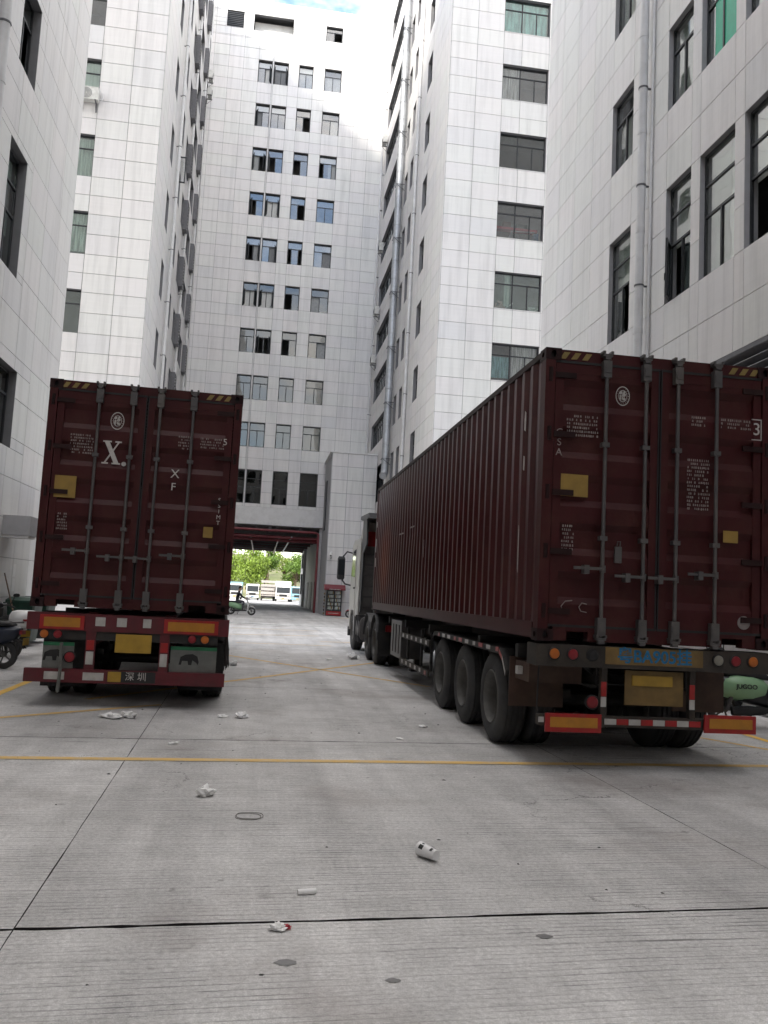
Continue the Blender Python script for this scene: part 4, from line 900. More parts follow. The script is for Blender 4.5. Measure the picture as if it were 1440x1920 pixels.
def letter_X(parent, x, z, s, mat='letter_white', y=.0195):
    """serif capital X drawn as thin raised paint"""
    mb = MB(); w, h = .74*s, s
    def poly(p): mb.prism([(x+a*w, z+b*h) for a, b in p], 'y', y, y+.003)
    poly([(-.42, .44), (-.14, .44), (.42, -.44), (.14, -.44)])
    mb2 = [(.30, .44), (.40, .44), (-.30, -.44), (-.40, -.44)]; mb.prism([(x+a*w, z+b*h) for a, b in mb2], 'y', y-.0005, y+.0025)
    for a0, a1, b0, b1 in ((-.52, -.04, .44, .5), (.16, .52, .44, .5), (-.52, -.16, -.5, -.44), (.04, .52, -.5, -.44)): mb.prism([(x+a0*w, z+b0*h), (x+a1*w, z+b0*h), (x+a1*w, z+b1*h), (x+a0*w, z+b1*h)], 'y', y-.001, y+.002)
    mb.prism([(x+.72*w+.03*math.cos(k), z-.46*h+.03*math.sin(k)) for k in [i*math.pi/4 for i in range(8)]], 'y', y, y+.003)
    return mb.build('lettering', mat, parent)
def emblem(parent, x, z, rx, rz, y=.0185):
    mb = MB(); n = 28
    def ring(a, b):
        vs = []
        for k in range(n):
            t = 2*math.pi*k/n; vs += [(x+a*rx*math.cos(t), y, z+a*rz*math.sin(t)), (x+b*rx*math.cos(t), y, z+b*rz*math.sin(t))]
        mb.add(vs, [(2*k, (2*k+2) % (2*n), (2*k+3) % (2*n), 2*k+1) for k in range(n)])
    ring(1, .9); ring(.62, .55)
    for k in range(18):
        t = 2*math.pi*k/18; c, s_ = math.cos(t), math.sin(t); mb.prism([(x+rx*(.78*c-.07*s_)-.004, z+rz*(.78*s_+.07*c)-.006), (x+rx*.84*c+.004, z+rz*.84*s_-.004), (x+rx*(.72*c)+.003, z+rz*.72*s_+.008)], 'y', y, y+.001)
    rr = random.Random(5)
    for k in range(14):
        a, b = rr.uniform(-.36, .36)*rx, rr.uniform(-.42, .42)*rz; mb.box((x+a-.008, y, z+b-.012), (x+a+.008, y+.001, z+b+.012))
    mb.box((x-.3*rx, y-.001, z-.5*rz), (x-.22*rx, y, z+.5*rz)).box((x+.18*rx, y-.001, z-.45*rz), (x+.27*rx, y, z+.5*rz)).box((x-.3*rx, y-.001, z-.05*rz), (x+.27*rx, y, z+.03*rz))
    return mb.build('emblem', 'letter_white', parent)
def sticker(parent, x0, x1, z0, z1, mat, y=.018, name='sticker'): return MB().box((x0, y, z0), (x1, y+.002, z1)).build(name, mat, parent)
def stencil_rows(parent, x0, x1, z0, z1, seed, y=.0185, name='worn_stencil'):
    """rows of worn illegible paint flecks"""
    rr = random.Random(seed); mb = MB(); rh = .038; n = int((z1-z0)/rh)
    for k in range(n):
        z = z1-(k+1)*rh; x = x0+rr.random()*.01
        while x < x1-.02:
            w = rr.uniform(.008, .018)
            if rr.random() < .78: mb.prism([(x, z+rr.uniform(0, .006)), (x+w, z+rr.uniform(0, .006)), (x+w*rr.uniform(.7, 1), z+rh*.66), (x+w*rr.uniform(0, .3), z+rh*.66)], 'y', y, y+.001)
            x += w+rr.uniform(.004, .012)
    o = mb.build(name, 'scrawl', parent, fix=False); o['kind'] = 'stuff'; return o
def scrawl(parent, pts, y=.016, r=.005): return MB().tube([(a, y, b) for a, b in pts], r, 5).build('scrawl', 'scrawl', parent)
def marks_left(t, dr, sx):
    if sx < 0:
        emblem(dr, -.36, CZ+2.415, .085, .115); letter_X(dr, -.40, CZ+2.0, .30)
        sticker(dr, -1.06, -.80, CZ+1.38, CZ+1.66, 'sticker_yellow', .0175); stencil_rows(dr, -.92, -.62, CZ+1.95, CZ+2.22, 1); stencil_rows(dr, -1.0, -.86, CZ+.95, CZ+1.2, 2)
    else:
        lettering('lettering', 'X', .16, 'letter_white', dr, at(.41, .019, CZ+1.78)); lettering('lettering', 'F', .14, 'letter_white', dr, at(.40, .019, CZ+1.61))
        lettering('lettering', 'S\nS\nI\nM\nT', .075, 'letter_white', dr, at(1.0, .0185, CZ+1.33)); lettering('lettering', '5', .12, 'letter_white', dr, at(1.02, .018, CZ+2.25))
        stencil_rows(dr, .42, .58, CZ+2.1, CZ+2.3, 3); stencil_rows(dr, .70, 1.02, CZ+2.12, CZ+2.3, 4); sticker(dr, .82, .94, CZ+.98, CZ+1.12, 'sticker_yellow', .0175)
def marks_right(t, dr, sx):
    if sx < 0:
        emblem(dr, -.40, CZ+2.47, .075, .10); stencil_rows(dr, -.98, -.64, CZ+2.02, CZ+2.25, 5); sticker(dr, -1.02, -.74, CZ+1.42, CZ+1.64, 'sticker_yellow', .0175)
        stencil_rows(dr, -1.0, -.86, CZ+.88, CZ+1.15, 6)
        lettering('lettering', 'C\nS\nA', .10, 'scrawl', dr, at(-1.05, .018, CZ+1.95)); 
        scrawl(dr, [(-.87, CZ+.40), (-.94, CZ+.39), (-.98, CZ+.34), (-.96, CZ+.29), (-.89, CZ+.28)]); scrawl(dr, [(-.72, CZ+.37), (-.77, CZ+.38), (-.80, CZ+.34), (-.78, CZ+.30), (-.72, CZ+.29)])
        MB().tube([(-.43, .0, CZ+.96), (-.43, -.01, CZ+1.0), (-.40, -.01, CZ+1.0), (-.40, .0, CZ+.95)], .006, 6).box((-.455, -.012, CZ+.79), (-.385, .012, CZ+.95)).box((-.435, -.0135, CZ+.82), (-.405, -.0125, CZ+.86)).build('padlock', 'galv', dr)
    else:
        lettering('lettering', '3', .18, 'letter_white', dr, at(1.055, .018, CZ+2.24)); fr = MB(); 
        for b_ in ((1.0, 1.11, CZ+2.13, CZ+2.14), (1.0, 1.11, CZ+2.34, CZ+2.35), (1.10, 1.11, CZ+2.14, CZ+2.34)): fr.box((b_[0], .0175, b_[2]), (b_[1], .0195, b_[3]))
        fr.build('lettering_frame', 'letter_white', dr)
        mb = MB(); mb.prism([(.93+.068*math.cos(k*math.pi/10), CZ+.265+.068*math.sin(k*math.pi/10)) for k in range(20)], 'y', .015, .0175); ds = mb.build('round_sticker', 'sticker_pale', dr)
        for k in range(3): MB().box((.89, .0135, CZ+.24+k*.022), (.97, .0145, CZ+.25+k*.022)).build('sticker_line', 'scrawl', ds)
        stencil_rows(dr, .34, .50, CZ+2.2, CZ+2.34, 7); stencil_rows(dr, .66, 1.0, CZ+2.2, CZ+2.34, 8); sticker(dr, .70, .86, CZ+1.06, CZ+1.18, 'sticker_yellow', .0175); stencil_rows(dr, .30, .56, CZ+1.35, CZ+1.9, 9)
RX, RY = 3.877, 7.878; LX, LY, LROT = -1.60, 11.10, R(2.35)
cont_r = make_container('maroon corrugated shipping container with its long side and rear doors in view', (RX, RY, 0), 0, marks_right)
cont_l = make_container('maroon shipping container seen from its doors, with a white letter X', (LX, LY, 0), LROT, marks_left)
# worn marks on the long side of the near container
for (y, z, w, h, m) in [(11.3, 2.0, .9, 1.3, 'rust'), (.62, 3.5, .05, .22, 'letter_white'), (.62, 3.05, .04, .16, 'letter_white'), (12.0, 3.25, .07, .14, 'letter_white'), (12.02, 2.75, .10, .34, 'letter_white'), (11.98, 2.35, .08, .22, 'letter_white'), (8.4, 2.8, .6, .03, 'scrawl'), (7.2, 2.85, .5, .03, 'scrawl'), (.72, 2.15, .02, .5, 'letter_white'), (6.0, 2.4, .02, .3, 'scrawl')]:
    if m == 'rust': continue
    rr = random.Random(int(y*100)); pts = [(y-w/2+w*rr.random()*.25, z-h/2), (y+w/2-w*rr.random()*.3, z-h/2+h*.1*rr.random()), (y+w/2, z+h*.1), (y+w*.3, z+h/2), (y-w*.35, z+h/2-h*.1), (y-w/2, z)]
    k = round((y-.15)/((CL-.30)/42)); 
    MB().prism(pts, 'x', -CW+.002, -CW+.007).build('worn_mark', m, cont_r)

# ------------------------------------------------------------------ wheels, trailers
def wheel_meshes(R_=.51, w=.30):
    t = MB(); h = w/2
    prof = [(-h+.03, .285), (-h, .33), (-h-.004, .40), (-h+.01, .455), (-h+.035, R_-.012), (-h+.055, R_)]
    gr = [-.085, -.03, .03, .085]
    for g in gr: prof += [(g-.010, R_), (g-.007, R_-.014), (g+.007, R_-.014), (g+.010, R_)]
    prof += [(h-.055, R_), (h-.035, R_-.012), (h-.01, .455), (h+.004, .40), (h, .33), (h-.03, .285)]
    t.lathe(prof, (0, 0, 0), 'x', 40); tm = t.mesh('tyre', 'tyre', smooth=True)
    r = MB()   # deep dish seen from -x, hub inside
    r.lathe([(-h+.012, .300), (-h+.0, .290), (-h+.03, .275), (-h+.06, .262), (.02, .245), (.045, .20), (.05, .13), (.02, .125), (-.04, .10), (-.05, .03), (-.05, .001)], (0, 0, 0), 'x', 32)
    for k in range(10): a = 2*math.pi*k/10; r.cyl((.03, .165*math.cos(a), .165*math.sin(a)), (.0, .165*math.cos(a), .165*math.sin(a)), .016, 6)
    r.lathe([(h-.02, .285), (h-.05, .24), (h-.1, .001)], (0, 0, 0), 'x', 32)
    rm = r.mesh('rim', 'rim', smooth=True); return tm, rm
TYRE, RIM = wheel_meshes()
def add_wheel(parent, x, y, outer=-1, z=.51, s=1.0):
    """one wheel; its dish faces 'outer' (-1: towards -x)"""
    w = link('wheel', None, parent); w.empty_display_size = .1; w.location = (x, y, z); w.scale = (-outer*s, s, s)
    w.rotation_euler = (rnd.random()*6, 0, 0)
    link('tyre', TYRE, w); link('rim', RIM, w); return w
def tape(mb, a, b, n, size, axis='y', mats=(0, 1)):
    for k in range(n):
        f0, f1 = k/n, (k+1)/n; p = Vector(a).lerp(Vector(b), f0); q = Vector(a).lerp(Vector(b), f1); mb.box((min(p.x, q.x)-size[0], min(p.y, q.y)-size[1], min(p.z, q.z)-size[2]), (max(p.x, q.x)+size[0], max(p.y, q.y)+size[1], max(p.z, q.z)+size[2]), mats[k % 2])
def lens(parent, x, z, r, mat, y=-.03, name='rear_light'):
    o = MB().lathe([(y+.03, r*1.25), (y+.005, r*1.22), (y+.002, r*1.02)], (x, 0, z), 'y', 18).build(name, 'rubber', parent, smooth=True)
    MB().lathe([(y+.004, r*1.02), (y-.006, r*.9), (y-.012, r*.5), (y-.014, .001)], (x, 0, z), 'y', 18).build('lens', mat, o, smooth=True); return o
AX = (1.62, 3.0, 4.38)
def make_trailer(label, loc, rotz, red):
    t = thing('semi_trailer', label, 'trailer', loc, rotz, 'container trailers in the yard'); cm = 'chassis_red' if red else 'chassis'
    for sx in (-1, 1):
        b = MB(); x = sx*.48; b.box((x-.07, .3, 1.16), (x+.07, 12.0, 1.185)).box((x-.012, .3, .80), (x+.012, 12.0, 1.16)).box((x-.07, .3, .775), (x+.07, 12.0, .80)); b.build('main_beam', 'chassis_black' if not red else cm, t)
    for k, y in enumerate((.75, 2.3, 5.4, 7.6, 9.6, 11.7)): MB().box((-1.18, y-.05, 1.02), (1.18, y+.05, 1.16)).build('cross_member', 'chassis_black', t)
    for y in AX:
        MB().cyl((-1.0, y, .51), (1.0, y, .51), .07, 12).build('axle', 'chassis_black', t)
        for sx in (-1, 1):
            add_wheel(t, sx*1.055, y, sx); add_wheel(t, sx*.72, y, -sx)
            MB().box((sx*.48-.045, y-.5, .58), (sx*.48+.045, y+.5, .66)).box((sx*.48-.06, y-.1, .5), (sx*.48+.06, y+.1, .78)).build('leaf_spring', 'chassis_black', t)
    # mudguards: flat cover with drooping rear end, edge tape
    for sx in (-1, 1):
        g = MB(); xo, xi = sx*1.225, sx*.62; pth = [(.98, .84), (1.12, .99), (1.25, 1.06), (4.75, 1.08), (4.88, 1.03)]
        vs = []
        for (y, z) in pth: vs += [(xo, y, z), (xi, y, z), (xi, y, z+.012), (xo, y, z+.012), (xo, y, z-.05)]
        n = 5; fs = []
        for i in range(len(pth)-1):
            a = i*n; fs += [(a, a+1, a+n+1, a+n), (a+3, a+2, a+n+2, a+n+3), (a+4, a+3, a+n+3, a+n+4)]
        g.add(vs, fs); gd = g.build('mudguard', 'chassis_black', t, fix=False)
        if sx < 0 or not red:
            for k in range(10):
                tp = MB(); y0 = 1.27+k*.345; tp.box((min(xo, xo+sx*.004), y0, 1.034), (max(xo, xo+sx*.004), y0+(.17 if k % 3 else .11), 1.082)); tp.build('reflective_tape', ('refl_red', 'refl_white', 'refl_red')[k % 3] if k % 5 != 3 else 'refl_white', gd)
            MB().add([(xo+sx*.003, .98, .795), (xo+sx*.003, 1.115, .95), (xo+sx*.003, 1.115, 1.0), (xo+sx*.003, .98, .85)], [(0, 1, 2, 3)]).build('reflective_tape', 'refl_white', gd); MB().add([(xo+sx*.003, 1.12, .95), (xo+sx*.003, 1.25, 1.02), (xo+sx*.003, 1.25, 1.07), (xo+sx*.003, 1.12, 1.0)], [(0, 1, 2, 3)]).build('reflective_tape', 'refl_red', gd)
    # landing legs
    for sx in (-1, 1): MB().box((sx*.62-.07, 9.15, .12), (sx*.62+.07, 9.29, 1.02)).box((sx*.62-.15, 9.08, .08), (sx*.62+.15, 9.36, .12)).build('landing_leg', 'chassis_black', t)
    for sx in (-1, 1):
        # tool chest and side guards
        xo = sx*1.21; xi = sx*.78; tb = MB(); tb.box((min(xo, xi), 7.85, .42), (max(xo, xi), 9.05, 1.12)); tbo = tb.build('tool_chest', 'galv' if not red else 'chassis_black', t)
        for k in range(3): MB().box((min(xo, xo+sx*.012), 8.05+k*.35, .5), (max(xo, xo+sx*.012), 8.1+k*.35, 1.04)).build('chest_rib', 'chassis', tbo)
        for z0, z1 in ((.83, .92), (.36, .45)):
            o_ = MB().box((xo-.015, 5.15, z0), (xo+.015, 7.84, z1)).build('side_guard_rail', 'chassis', t)
            for k in range(6): MB().box((min(xo+sx*.0155, xo+sx*.019), 5.3+k*.43, z0+.018), (max(xo+sx*.0155, xo+sx*.019), 5.44+k*.43, z1-.012)).build('reflective_tape', 'refl_white' if k != 0 or z0 > .5 else 'refl_red', o_)
        for y in (5.2, 6.0, 7.3): MB().box((xo-sx*.05-.02, y, .45), (xo-sx*.05+.02, y+.05, 1.05)).build('side_guard_post', 'chassis_black', t)
    if not red:
        MB().box((-CW+.005, .02, .995), (CW-.005, .30, 1.205)).build('rear_beam', 'chassis', t)
        for x, m in ((-1.035, 'lens_orange'), (-.848, 'lens_red'), (-.648, 'gasket'), (.66, 'lens_clear'), (.845, 'lens_red'), (1.03, 'lens_orange')): lens(t, x, 1.115, .05, m, .0)
        MB().box((-.515, .0155, 1.035), (.50, .0195, 1.20)).build('number_panel', 'board_brown', t)
        lettering('stencilled_number', '粤BA905挂', .165, 'spray_blue', t, at(-.005, .0145, 1.115), .004)
        for x in (-.50, .42): MB().box((x-.03, .06, .42), (x+.03, .13, .99)).build('guard_bracket', 'chassis', t); MB().box((x-.035, .054, .72), (x+.02, .0595, .86)).build('reflective_tape', 'refl_red', t); MB().box((x-.035, .054, .62), (x+.02, .0595, .715)).build('reflective_tape', 'refl_white', t)
        MB().box((-1.16, .04, .43), (1.06, .14, .53)).build('underride_bar', 'chassis', t)
        for k in range(8): x = -.50+k*.125; MB().box((x, .034, .455), (x+.12, .0395, .51)).build('reflective_tape', ('refl_white', 'refl_red')[k % 2], t)
        MB().box((-1.165, .034, .46), (-1.11, .0395, .51)).build('reflective_tape', 'refl_white', t)
        for x0, x1, z0 in ((-1.105, -.54, .375), (.525, 1.07, .405)):
            b = MB().box((x0, .012, z0), (x1, .033, z0+.175)).build('marker_board', 'refl_red', t); MB().box((x0+.05, .008, z0+.045), (x1-.04, .0115, z0+.14)).build('marker_inset', 'refl_yellow', b)
        MB().box((-.27, .10, .64), (.34, .12, .975)).build('plate_board', 'board_brown', t); lp = MB().box((-.2, .085, .83), (.22, .0985, .93)).build('number_plate', 'plate_yellow', t)
        lens(t, -.62, .66, .058, 'lens_red', .05)
        MB().tube([(-1.12, .2, 1.0), (-1.13, .2, .6), (-1.10, .2, .45)], .008, 5).build('hanging_strap', 'rubber', t)
        for sx in (-1, 1):
            MB().box((min(sx*1.215, sx*.62), .86, .50), (max(sx*1.215, sx*.62), .875, 1.02)).build('mud_flap', 'flap_brown', t)
        MB().box((-1.17, .35, .80), (-.62, .80, .99)).build('battery_box', 'flap_brown', t); MB().box((-1.225, .55, .86), (-1.17, .63, .94)).build('side_marker', 'refl_white', t)
        MB().tube([(-.62, .3, .98), (-.3, .5, .80), (.3, .5, .80)], .014, 6).build('air_hose', 'rubber', t)
    else:
        MB().box((-1.235, .0, .95), (1.235, .12, 1.165)).build('rear_beam', 'chassis_red', t)
        for x0, x1 in ((-1.08, -.55), (.42, 1.1)): b = MB().box((x0, -.02, .965), (x1, -.001, 1.14)).build('marker_board', 'refl_red', t); MB().box((x0+.05, -.024, .995), (x1-.05, -.0205, 1.11)).build('marker_inset', 'refl_yellow', b)
        MB().box((-1.1, .02, .84), (1.1, .10, .949)).build('light_bar', 'chassis_black', t)
        for x, m in ((-1.02, 'lens_orange'), (-.86, 'lens_red'), (.78, 'lens_red'), (.94, 'lens_orange')): lens(t, x, .90, .05, m, .0)
        for x0, x1 in ((-.42, -.3), (-.16, -.04), (.16, .26)): MB().box((x0, -.004, 1.02), (x1, -.0005, 1.13)).build('reflective_tape', 'refl_white', t)
        MB().box((-1.22, .0, .31), (1.22, .09, .475)).build('underride_bar', 'chassis_red', t)
        for x0, x1 in ((-.98, -.74), (-.52, -.27)): MB().box((x0, -.004, .345), (x1, -.0005, .44)).build('reflective_tape', 'refl_white', t)
        MB().box((.0+.02, -.004, .34), (.14, -.0005, .45)).build('reflective_tape', 'refl_yellow', t) if False else None
        MB().box((-.18, -.006, .33), (.36, -.0005, .465)).build('name_plate', 'gasket', t); MB().box((-.22, -.009, .335), (-.06, -.0065, .46)).build('name_badge', 'plate_yellow', t)
        lettering('lettering', '深 圳', .115, 'letter_white', t, at(.12, -.008, .40))
        for x in (-.46, .44): MB().box((x-.06, .01, .475), (x+.06, .08, .95)).build('guard_bracket', 'chassis_red', t); MB().box((x-.045, .002, .54), (x+.045, .0095, .70)).build('reflective_tape', 'refl_white', t); MB().box((x-.045, .002, .72), (x+.045, .0095, .84)).build('reflective_tape', 'refl_red', t)
        MB().box((-.16, -.012, .70), (.28, .01, .93)).build('number_plate', 'plate_yellow', t)
        lens(t, -.70, .62, .06, 'lens_red', .03)
        for x0, x1 in ((-1.03, -.66), (.52, 1.1)):
            f = MB().box((x0, .07, .44), (x1, .085, .80)).build('mud_flap', 'flap_pale', t); MB().box((x0, .066, .755), (x1, .0695, .80)).build('flap_band', 'flap_green', f)
            c = (x0+x1)/2-.05; an = [(-.13, -.06), (-.10, -.06), (-.09, -.01), (-.02, -.01), (-.01, -.06), (.03, -.06), (.04, .0), (.09, -.03), (.11, -.06), (.12, -.02), (.10, .05), (.04, .08), (-.05, .07), (-.11, .04)]
            MB().prism([(c+a, .63+b) for a, b in an], 'y', .0655, .069).build('flap_emblem', 'flap_black', f)
        MB().tube([(-.80, -.02, .80), (-.79, -.02, .45), (-.80, -.03, .19)], .022, 6).build('hanging_strap', 'flap_pale', t)
        fr = MB(); rr = random.Random(3)
        for k in range(60): y = .1+rr.random()*.5; z = .95; fr.tube([(1.19+rr.random()*.04, y, z), (1.2+rr.random()*.06, y+rr.gauss(0, .03), .75), (1.2+rr.random()*.07, y+rr.gauss(0, .05), .50+rr.random()*.15)], .006, 4)
        fr.build('rope_fringe', 'bundle', t)
        for sx in (-1, 1): MB().box((min(sx*1.2, sx*.62), .95, .15), (max(sx*1.2, sx*.62), .965, .8)).build('mud_flap', 'flap_black', t)
    return t
tr_r = make_trailer('dark muddy container trailer with a blue stencilled number on its rear beam', (RX, RY, 0), 0, False)
tr_l = make_trailer('red container trailer with pale mud flaps and a yellow plate under the X container', (LX, LY, 0), LROT, True)

# ------------------------------------------------------------------ tractor
def make_tractor(label, loc, rotz):
    """local y = 0 at the container's front face"""
    t = thing('truck_tractor', label, 'truck', loc, rotz, 'tractor units')
    def body(w0, w1, pts, mat, name, par=t):
        return MB().prism(pts, 'x', w0, w1).build(name, mat, par)
    side = [(1.9, 1.0), (1.9, 3.0), (2.0, 3.12), (3.5, 3.14), (3.9, 3.0), (4.12, 2.1), (4.16, 1.2), (4.1, .62), (3.75, .60), (3.72, .9), (3.45, 1.12), (2.85, 1.12), (2.6, .95)]
    body(-1.22, 1.22, side, 'cab_paint', 'cab'); cab = t.children[-1]
    MB().box((-1.18, 1.885, 1.05), (1.18, 1.899, 3.0)).build('cab_back', 'cab_back', t)
    for k in range(6): MB().box((-1.1, 1.86, 1.2+k*.29), (1.1, 1.884, 1.25+k*.29)).build('back_rib', 'galv', t)
    MB().prism([(1.95, 3.14), (2.0, 3.55), (2.3, 3.68), (2.9, 3.62), (3.6, 3.16)], 'x', -1.05, 1.05).build('roof_deflector', 'cab_paint', t)
    MB().prism([(.55, 3.56), (.6, 3.70), (2.35, 3.75), (2.45, 3.68), (2.2, 3.62)], 'x', -1.20, 1.20).build('deflector_visor', 'cab_dark', t)
    for sx in (-1, 1):
        MB().prism([(1.0, 2.9), (1.1, 3.5), (1.3, 3.6), (1.95, 3.6), (1.9, 1.1), (1.7, 1.1), (1.62, 2.7)], 'x', sx*1.16-.02, sx*1.16+.02).build('side_fairing', 'cab_dark', t)
        d = MB().prism([(2.75, 1.15), (2.75, 2.95), (3.65, 2.9), (3.95, 2.1), (3.98, 1.15)], 'x', min(sx*1.221, sx*1.232), max(sx*1.221, sx*1.232)).build('door', 'cab_paint', t)
        MB().prism([(2.85, 2.05), (2.85, 2.85), (3.58, 2.80), (3.82, 2.1)], 'x', min(sx*1.233, sx*1.238), max(sx*1.233, sx*1.238)).build('door_window', 'glass_cab', d); MB().box((min(sx*1.233, sx*1.26), 2.82, 1.72), (max(sx*1.233, sx*1.26), 3.0, 1.77)).build('door_handle', 'cab_dark', d)
        m = MB(); m.tube([(sx*1.2, 3.95, 2.78), (sx*1.38, 3.98, 2.82), (sx*1.5, 3.98, 2.66)], .025, 7); m.tube([(sx*1.2, 3.95, 1.82), (sx*1.40, 3.98, 1.86), (sx*1.5, 3.98, 1.98)], .025, 7); mo = m.build('mirror_arm', 'cab_dark', t)
        MB().loft([(1.98, sx*1.54, 3.98, .085, .06), (2.03, sx*1.54, 3.98, .115, .085), (2.60, sx*1.54, 3.98, .115, .085), (2.67, sx*1.54, 3.98, .085, .06)], 12, 0, 4, 'z').build('mirror', 'cab_dark', mo, smooth=True); MB().box((sx*1.54-.09, 3.885, 2.12), (sx*1.54+.09, 3.893, 2.58)).build('mirror_glass', 'glass_cab', mo)
        g = MB(); 
        for yc in (-.65, .70): 
            pp = [(yc+.62*math.cos(a), .52+.62*math.sin(a)) for a in [R(x) for x in range(5, 176, 19)]]; q = [(yc+.60*math.cos(a), .52+.60*math.sin(a)) for a in [R(x) for x in range(175, 4, -19)]]; MB().prism(pp+q, 'x', min(sx*.62, sx*1.24), max(sx*.62, sx*1.24)).build('mudguard', 'cab_dark', t)
            add_wheel(t, sx*1.06, yc, sx); add_wheel(t, sx*.73, yc, -sx)
        add_wheel(t, sx*1.06, 3.15, sx)
        MB().loft([(1.40, sx*.98, .68, .26, .30), (1.42, sx*.98, .68, .28, .33), (2.38, sx*.98, .68, .28, .33), (2.4, sx*.98, .68, .26, .30)], 16, 0, 3.2, 'y').build('fuel_tank', 'galv' if sx < 0 else 'cab_dark', t, smooth=True)
        for k in range(3): MB().box((sx*.98-.29, 1.5+k*.38, .34), (sx*.98+.29, 1.55+k*.38, 1.02)).build('tank_strap', 'cab_dark', t)
        MB().box((min(sx*1.23, sx*.9), 2.45, .32), (max(sx*1.23, sx*.9), 2.72, .98)).build('step', 'cab_dark', t); MB().prism([(2.55, .55), (2.6, 1.1), (2.75, 1.22), (3.55, 1.22), (3.7, 1.1), (3.76, .55), (3.66, .55), (3.6, 1.0), (3.5, 1.12), (2.8, 1.12), (2.7, 1.0), (2.65, .55)], 'x', min(sx*1.0, sx*1.235), max(sx*1.0, sx*1.235)).build('wheel_arch', 'cab_paint', t)
        MB().box((sx*.45-.05, -1.3, .75), (sx*.45+.05, 4.0, 1.02)).build('frame_rail', 'cab_dark', t)
        MB().box((sx*.95-.12, -1.42, .78), (sx*.95+.12, -1.36, .92)).build('rear_light', 'lens_red', t)
        MB().box((min(sx*.66, sx*1.22), -1.33, .25), (max(sx*.66, sx*1.22), -1.315, 1.0)).build('mud_flap', 'flap_black', t)
    MB().prism([(2.1-2.1+4.165, 2.0), (4.0, 2.85), (4.01, 2.86), (4.175, 2.0)], 'x', -1.1, 1.1).build('windscreen', 'glass_cab', t)
    MB().box((-1.23, 3.95, .35), (1.23, 4.2, .62)).build('front_bumper', 'cab_dark', t); MB().box((-.9, 4.12, .7), (.9, 4.175, 1.6)).build('front_grille', 'cab_dark', t)
    MB().lathe([(.99, .5), (1.07, .52), (1.1, .5), (1.1, .1)], (0, .05, 0), 'z', 20).build('fifth_wheel', 'cab_dark', t)
    MB().cyl((-.75, 1.55, .9), (-.75, 1.55, 3.2), .09, 12).build('exhaust_stack', 'galv', t, smooth=True); MB().box((-.3, 1.5, 1.0), (.5, 1.8, 2.2)).build('air_filter', 'cab_dark', t)
    for k, m in enumerate(('lens_red', 'rubber', 'refl_yellow')): MB().tube([(-.2+k*.15, 1.85, 1.9), (-.2+k*.15, 1.4, 1.5), (-.15+k*.15, .9, 1.35), (-.1+k*.15, .4, 1.42)], .018, 6).build('air_hose', m, t)
    MB().prism([(1.86, 2.9), (1.87, 2.9), (1.87, 3.05), (1.86, 3.3)], 'x', -1.1, -.75).build('pennant', 'refl_red', t)
    for c in t.children:
        nm = c.name.split('.')[0]
        if nm in ('cab', 'cab_back', 'back_rib', 'roof_deflector', 'deflector_visor', 'side_fairing', 'door', 'mirror_arm', 'step', 'wheel_arch', 'windscreen', 'front_bumper', 'front_grille', 'pennant', 'exhaust_stack', 'air_filter'): c.location.y += 1.0
        elif nm == 'fuel_tank' or nm == 'tank_strap': c.location.y += .55
        elif nm == 'wheel' and c.location.y > 2: c.location.y += 1.0
        elif nm == 'frame_rail': c.scale.y = 1.2
        elif nm == 'air_hose': c.scale.y = 1.5
    return t
tra_r = make_tractor('white lorry cab with black mirror, coupled ahead of the long container in view', (RX, RY+CL, 0), 0)

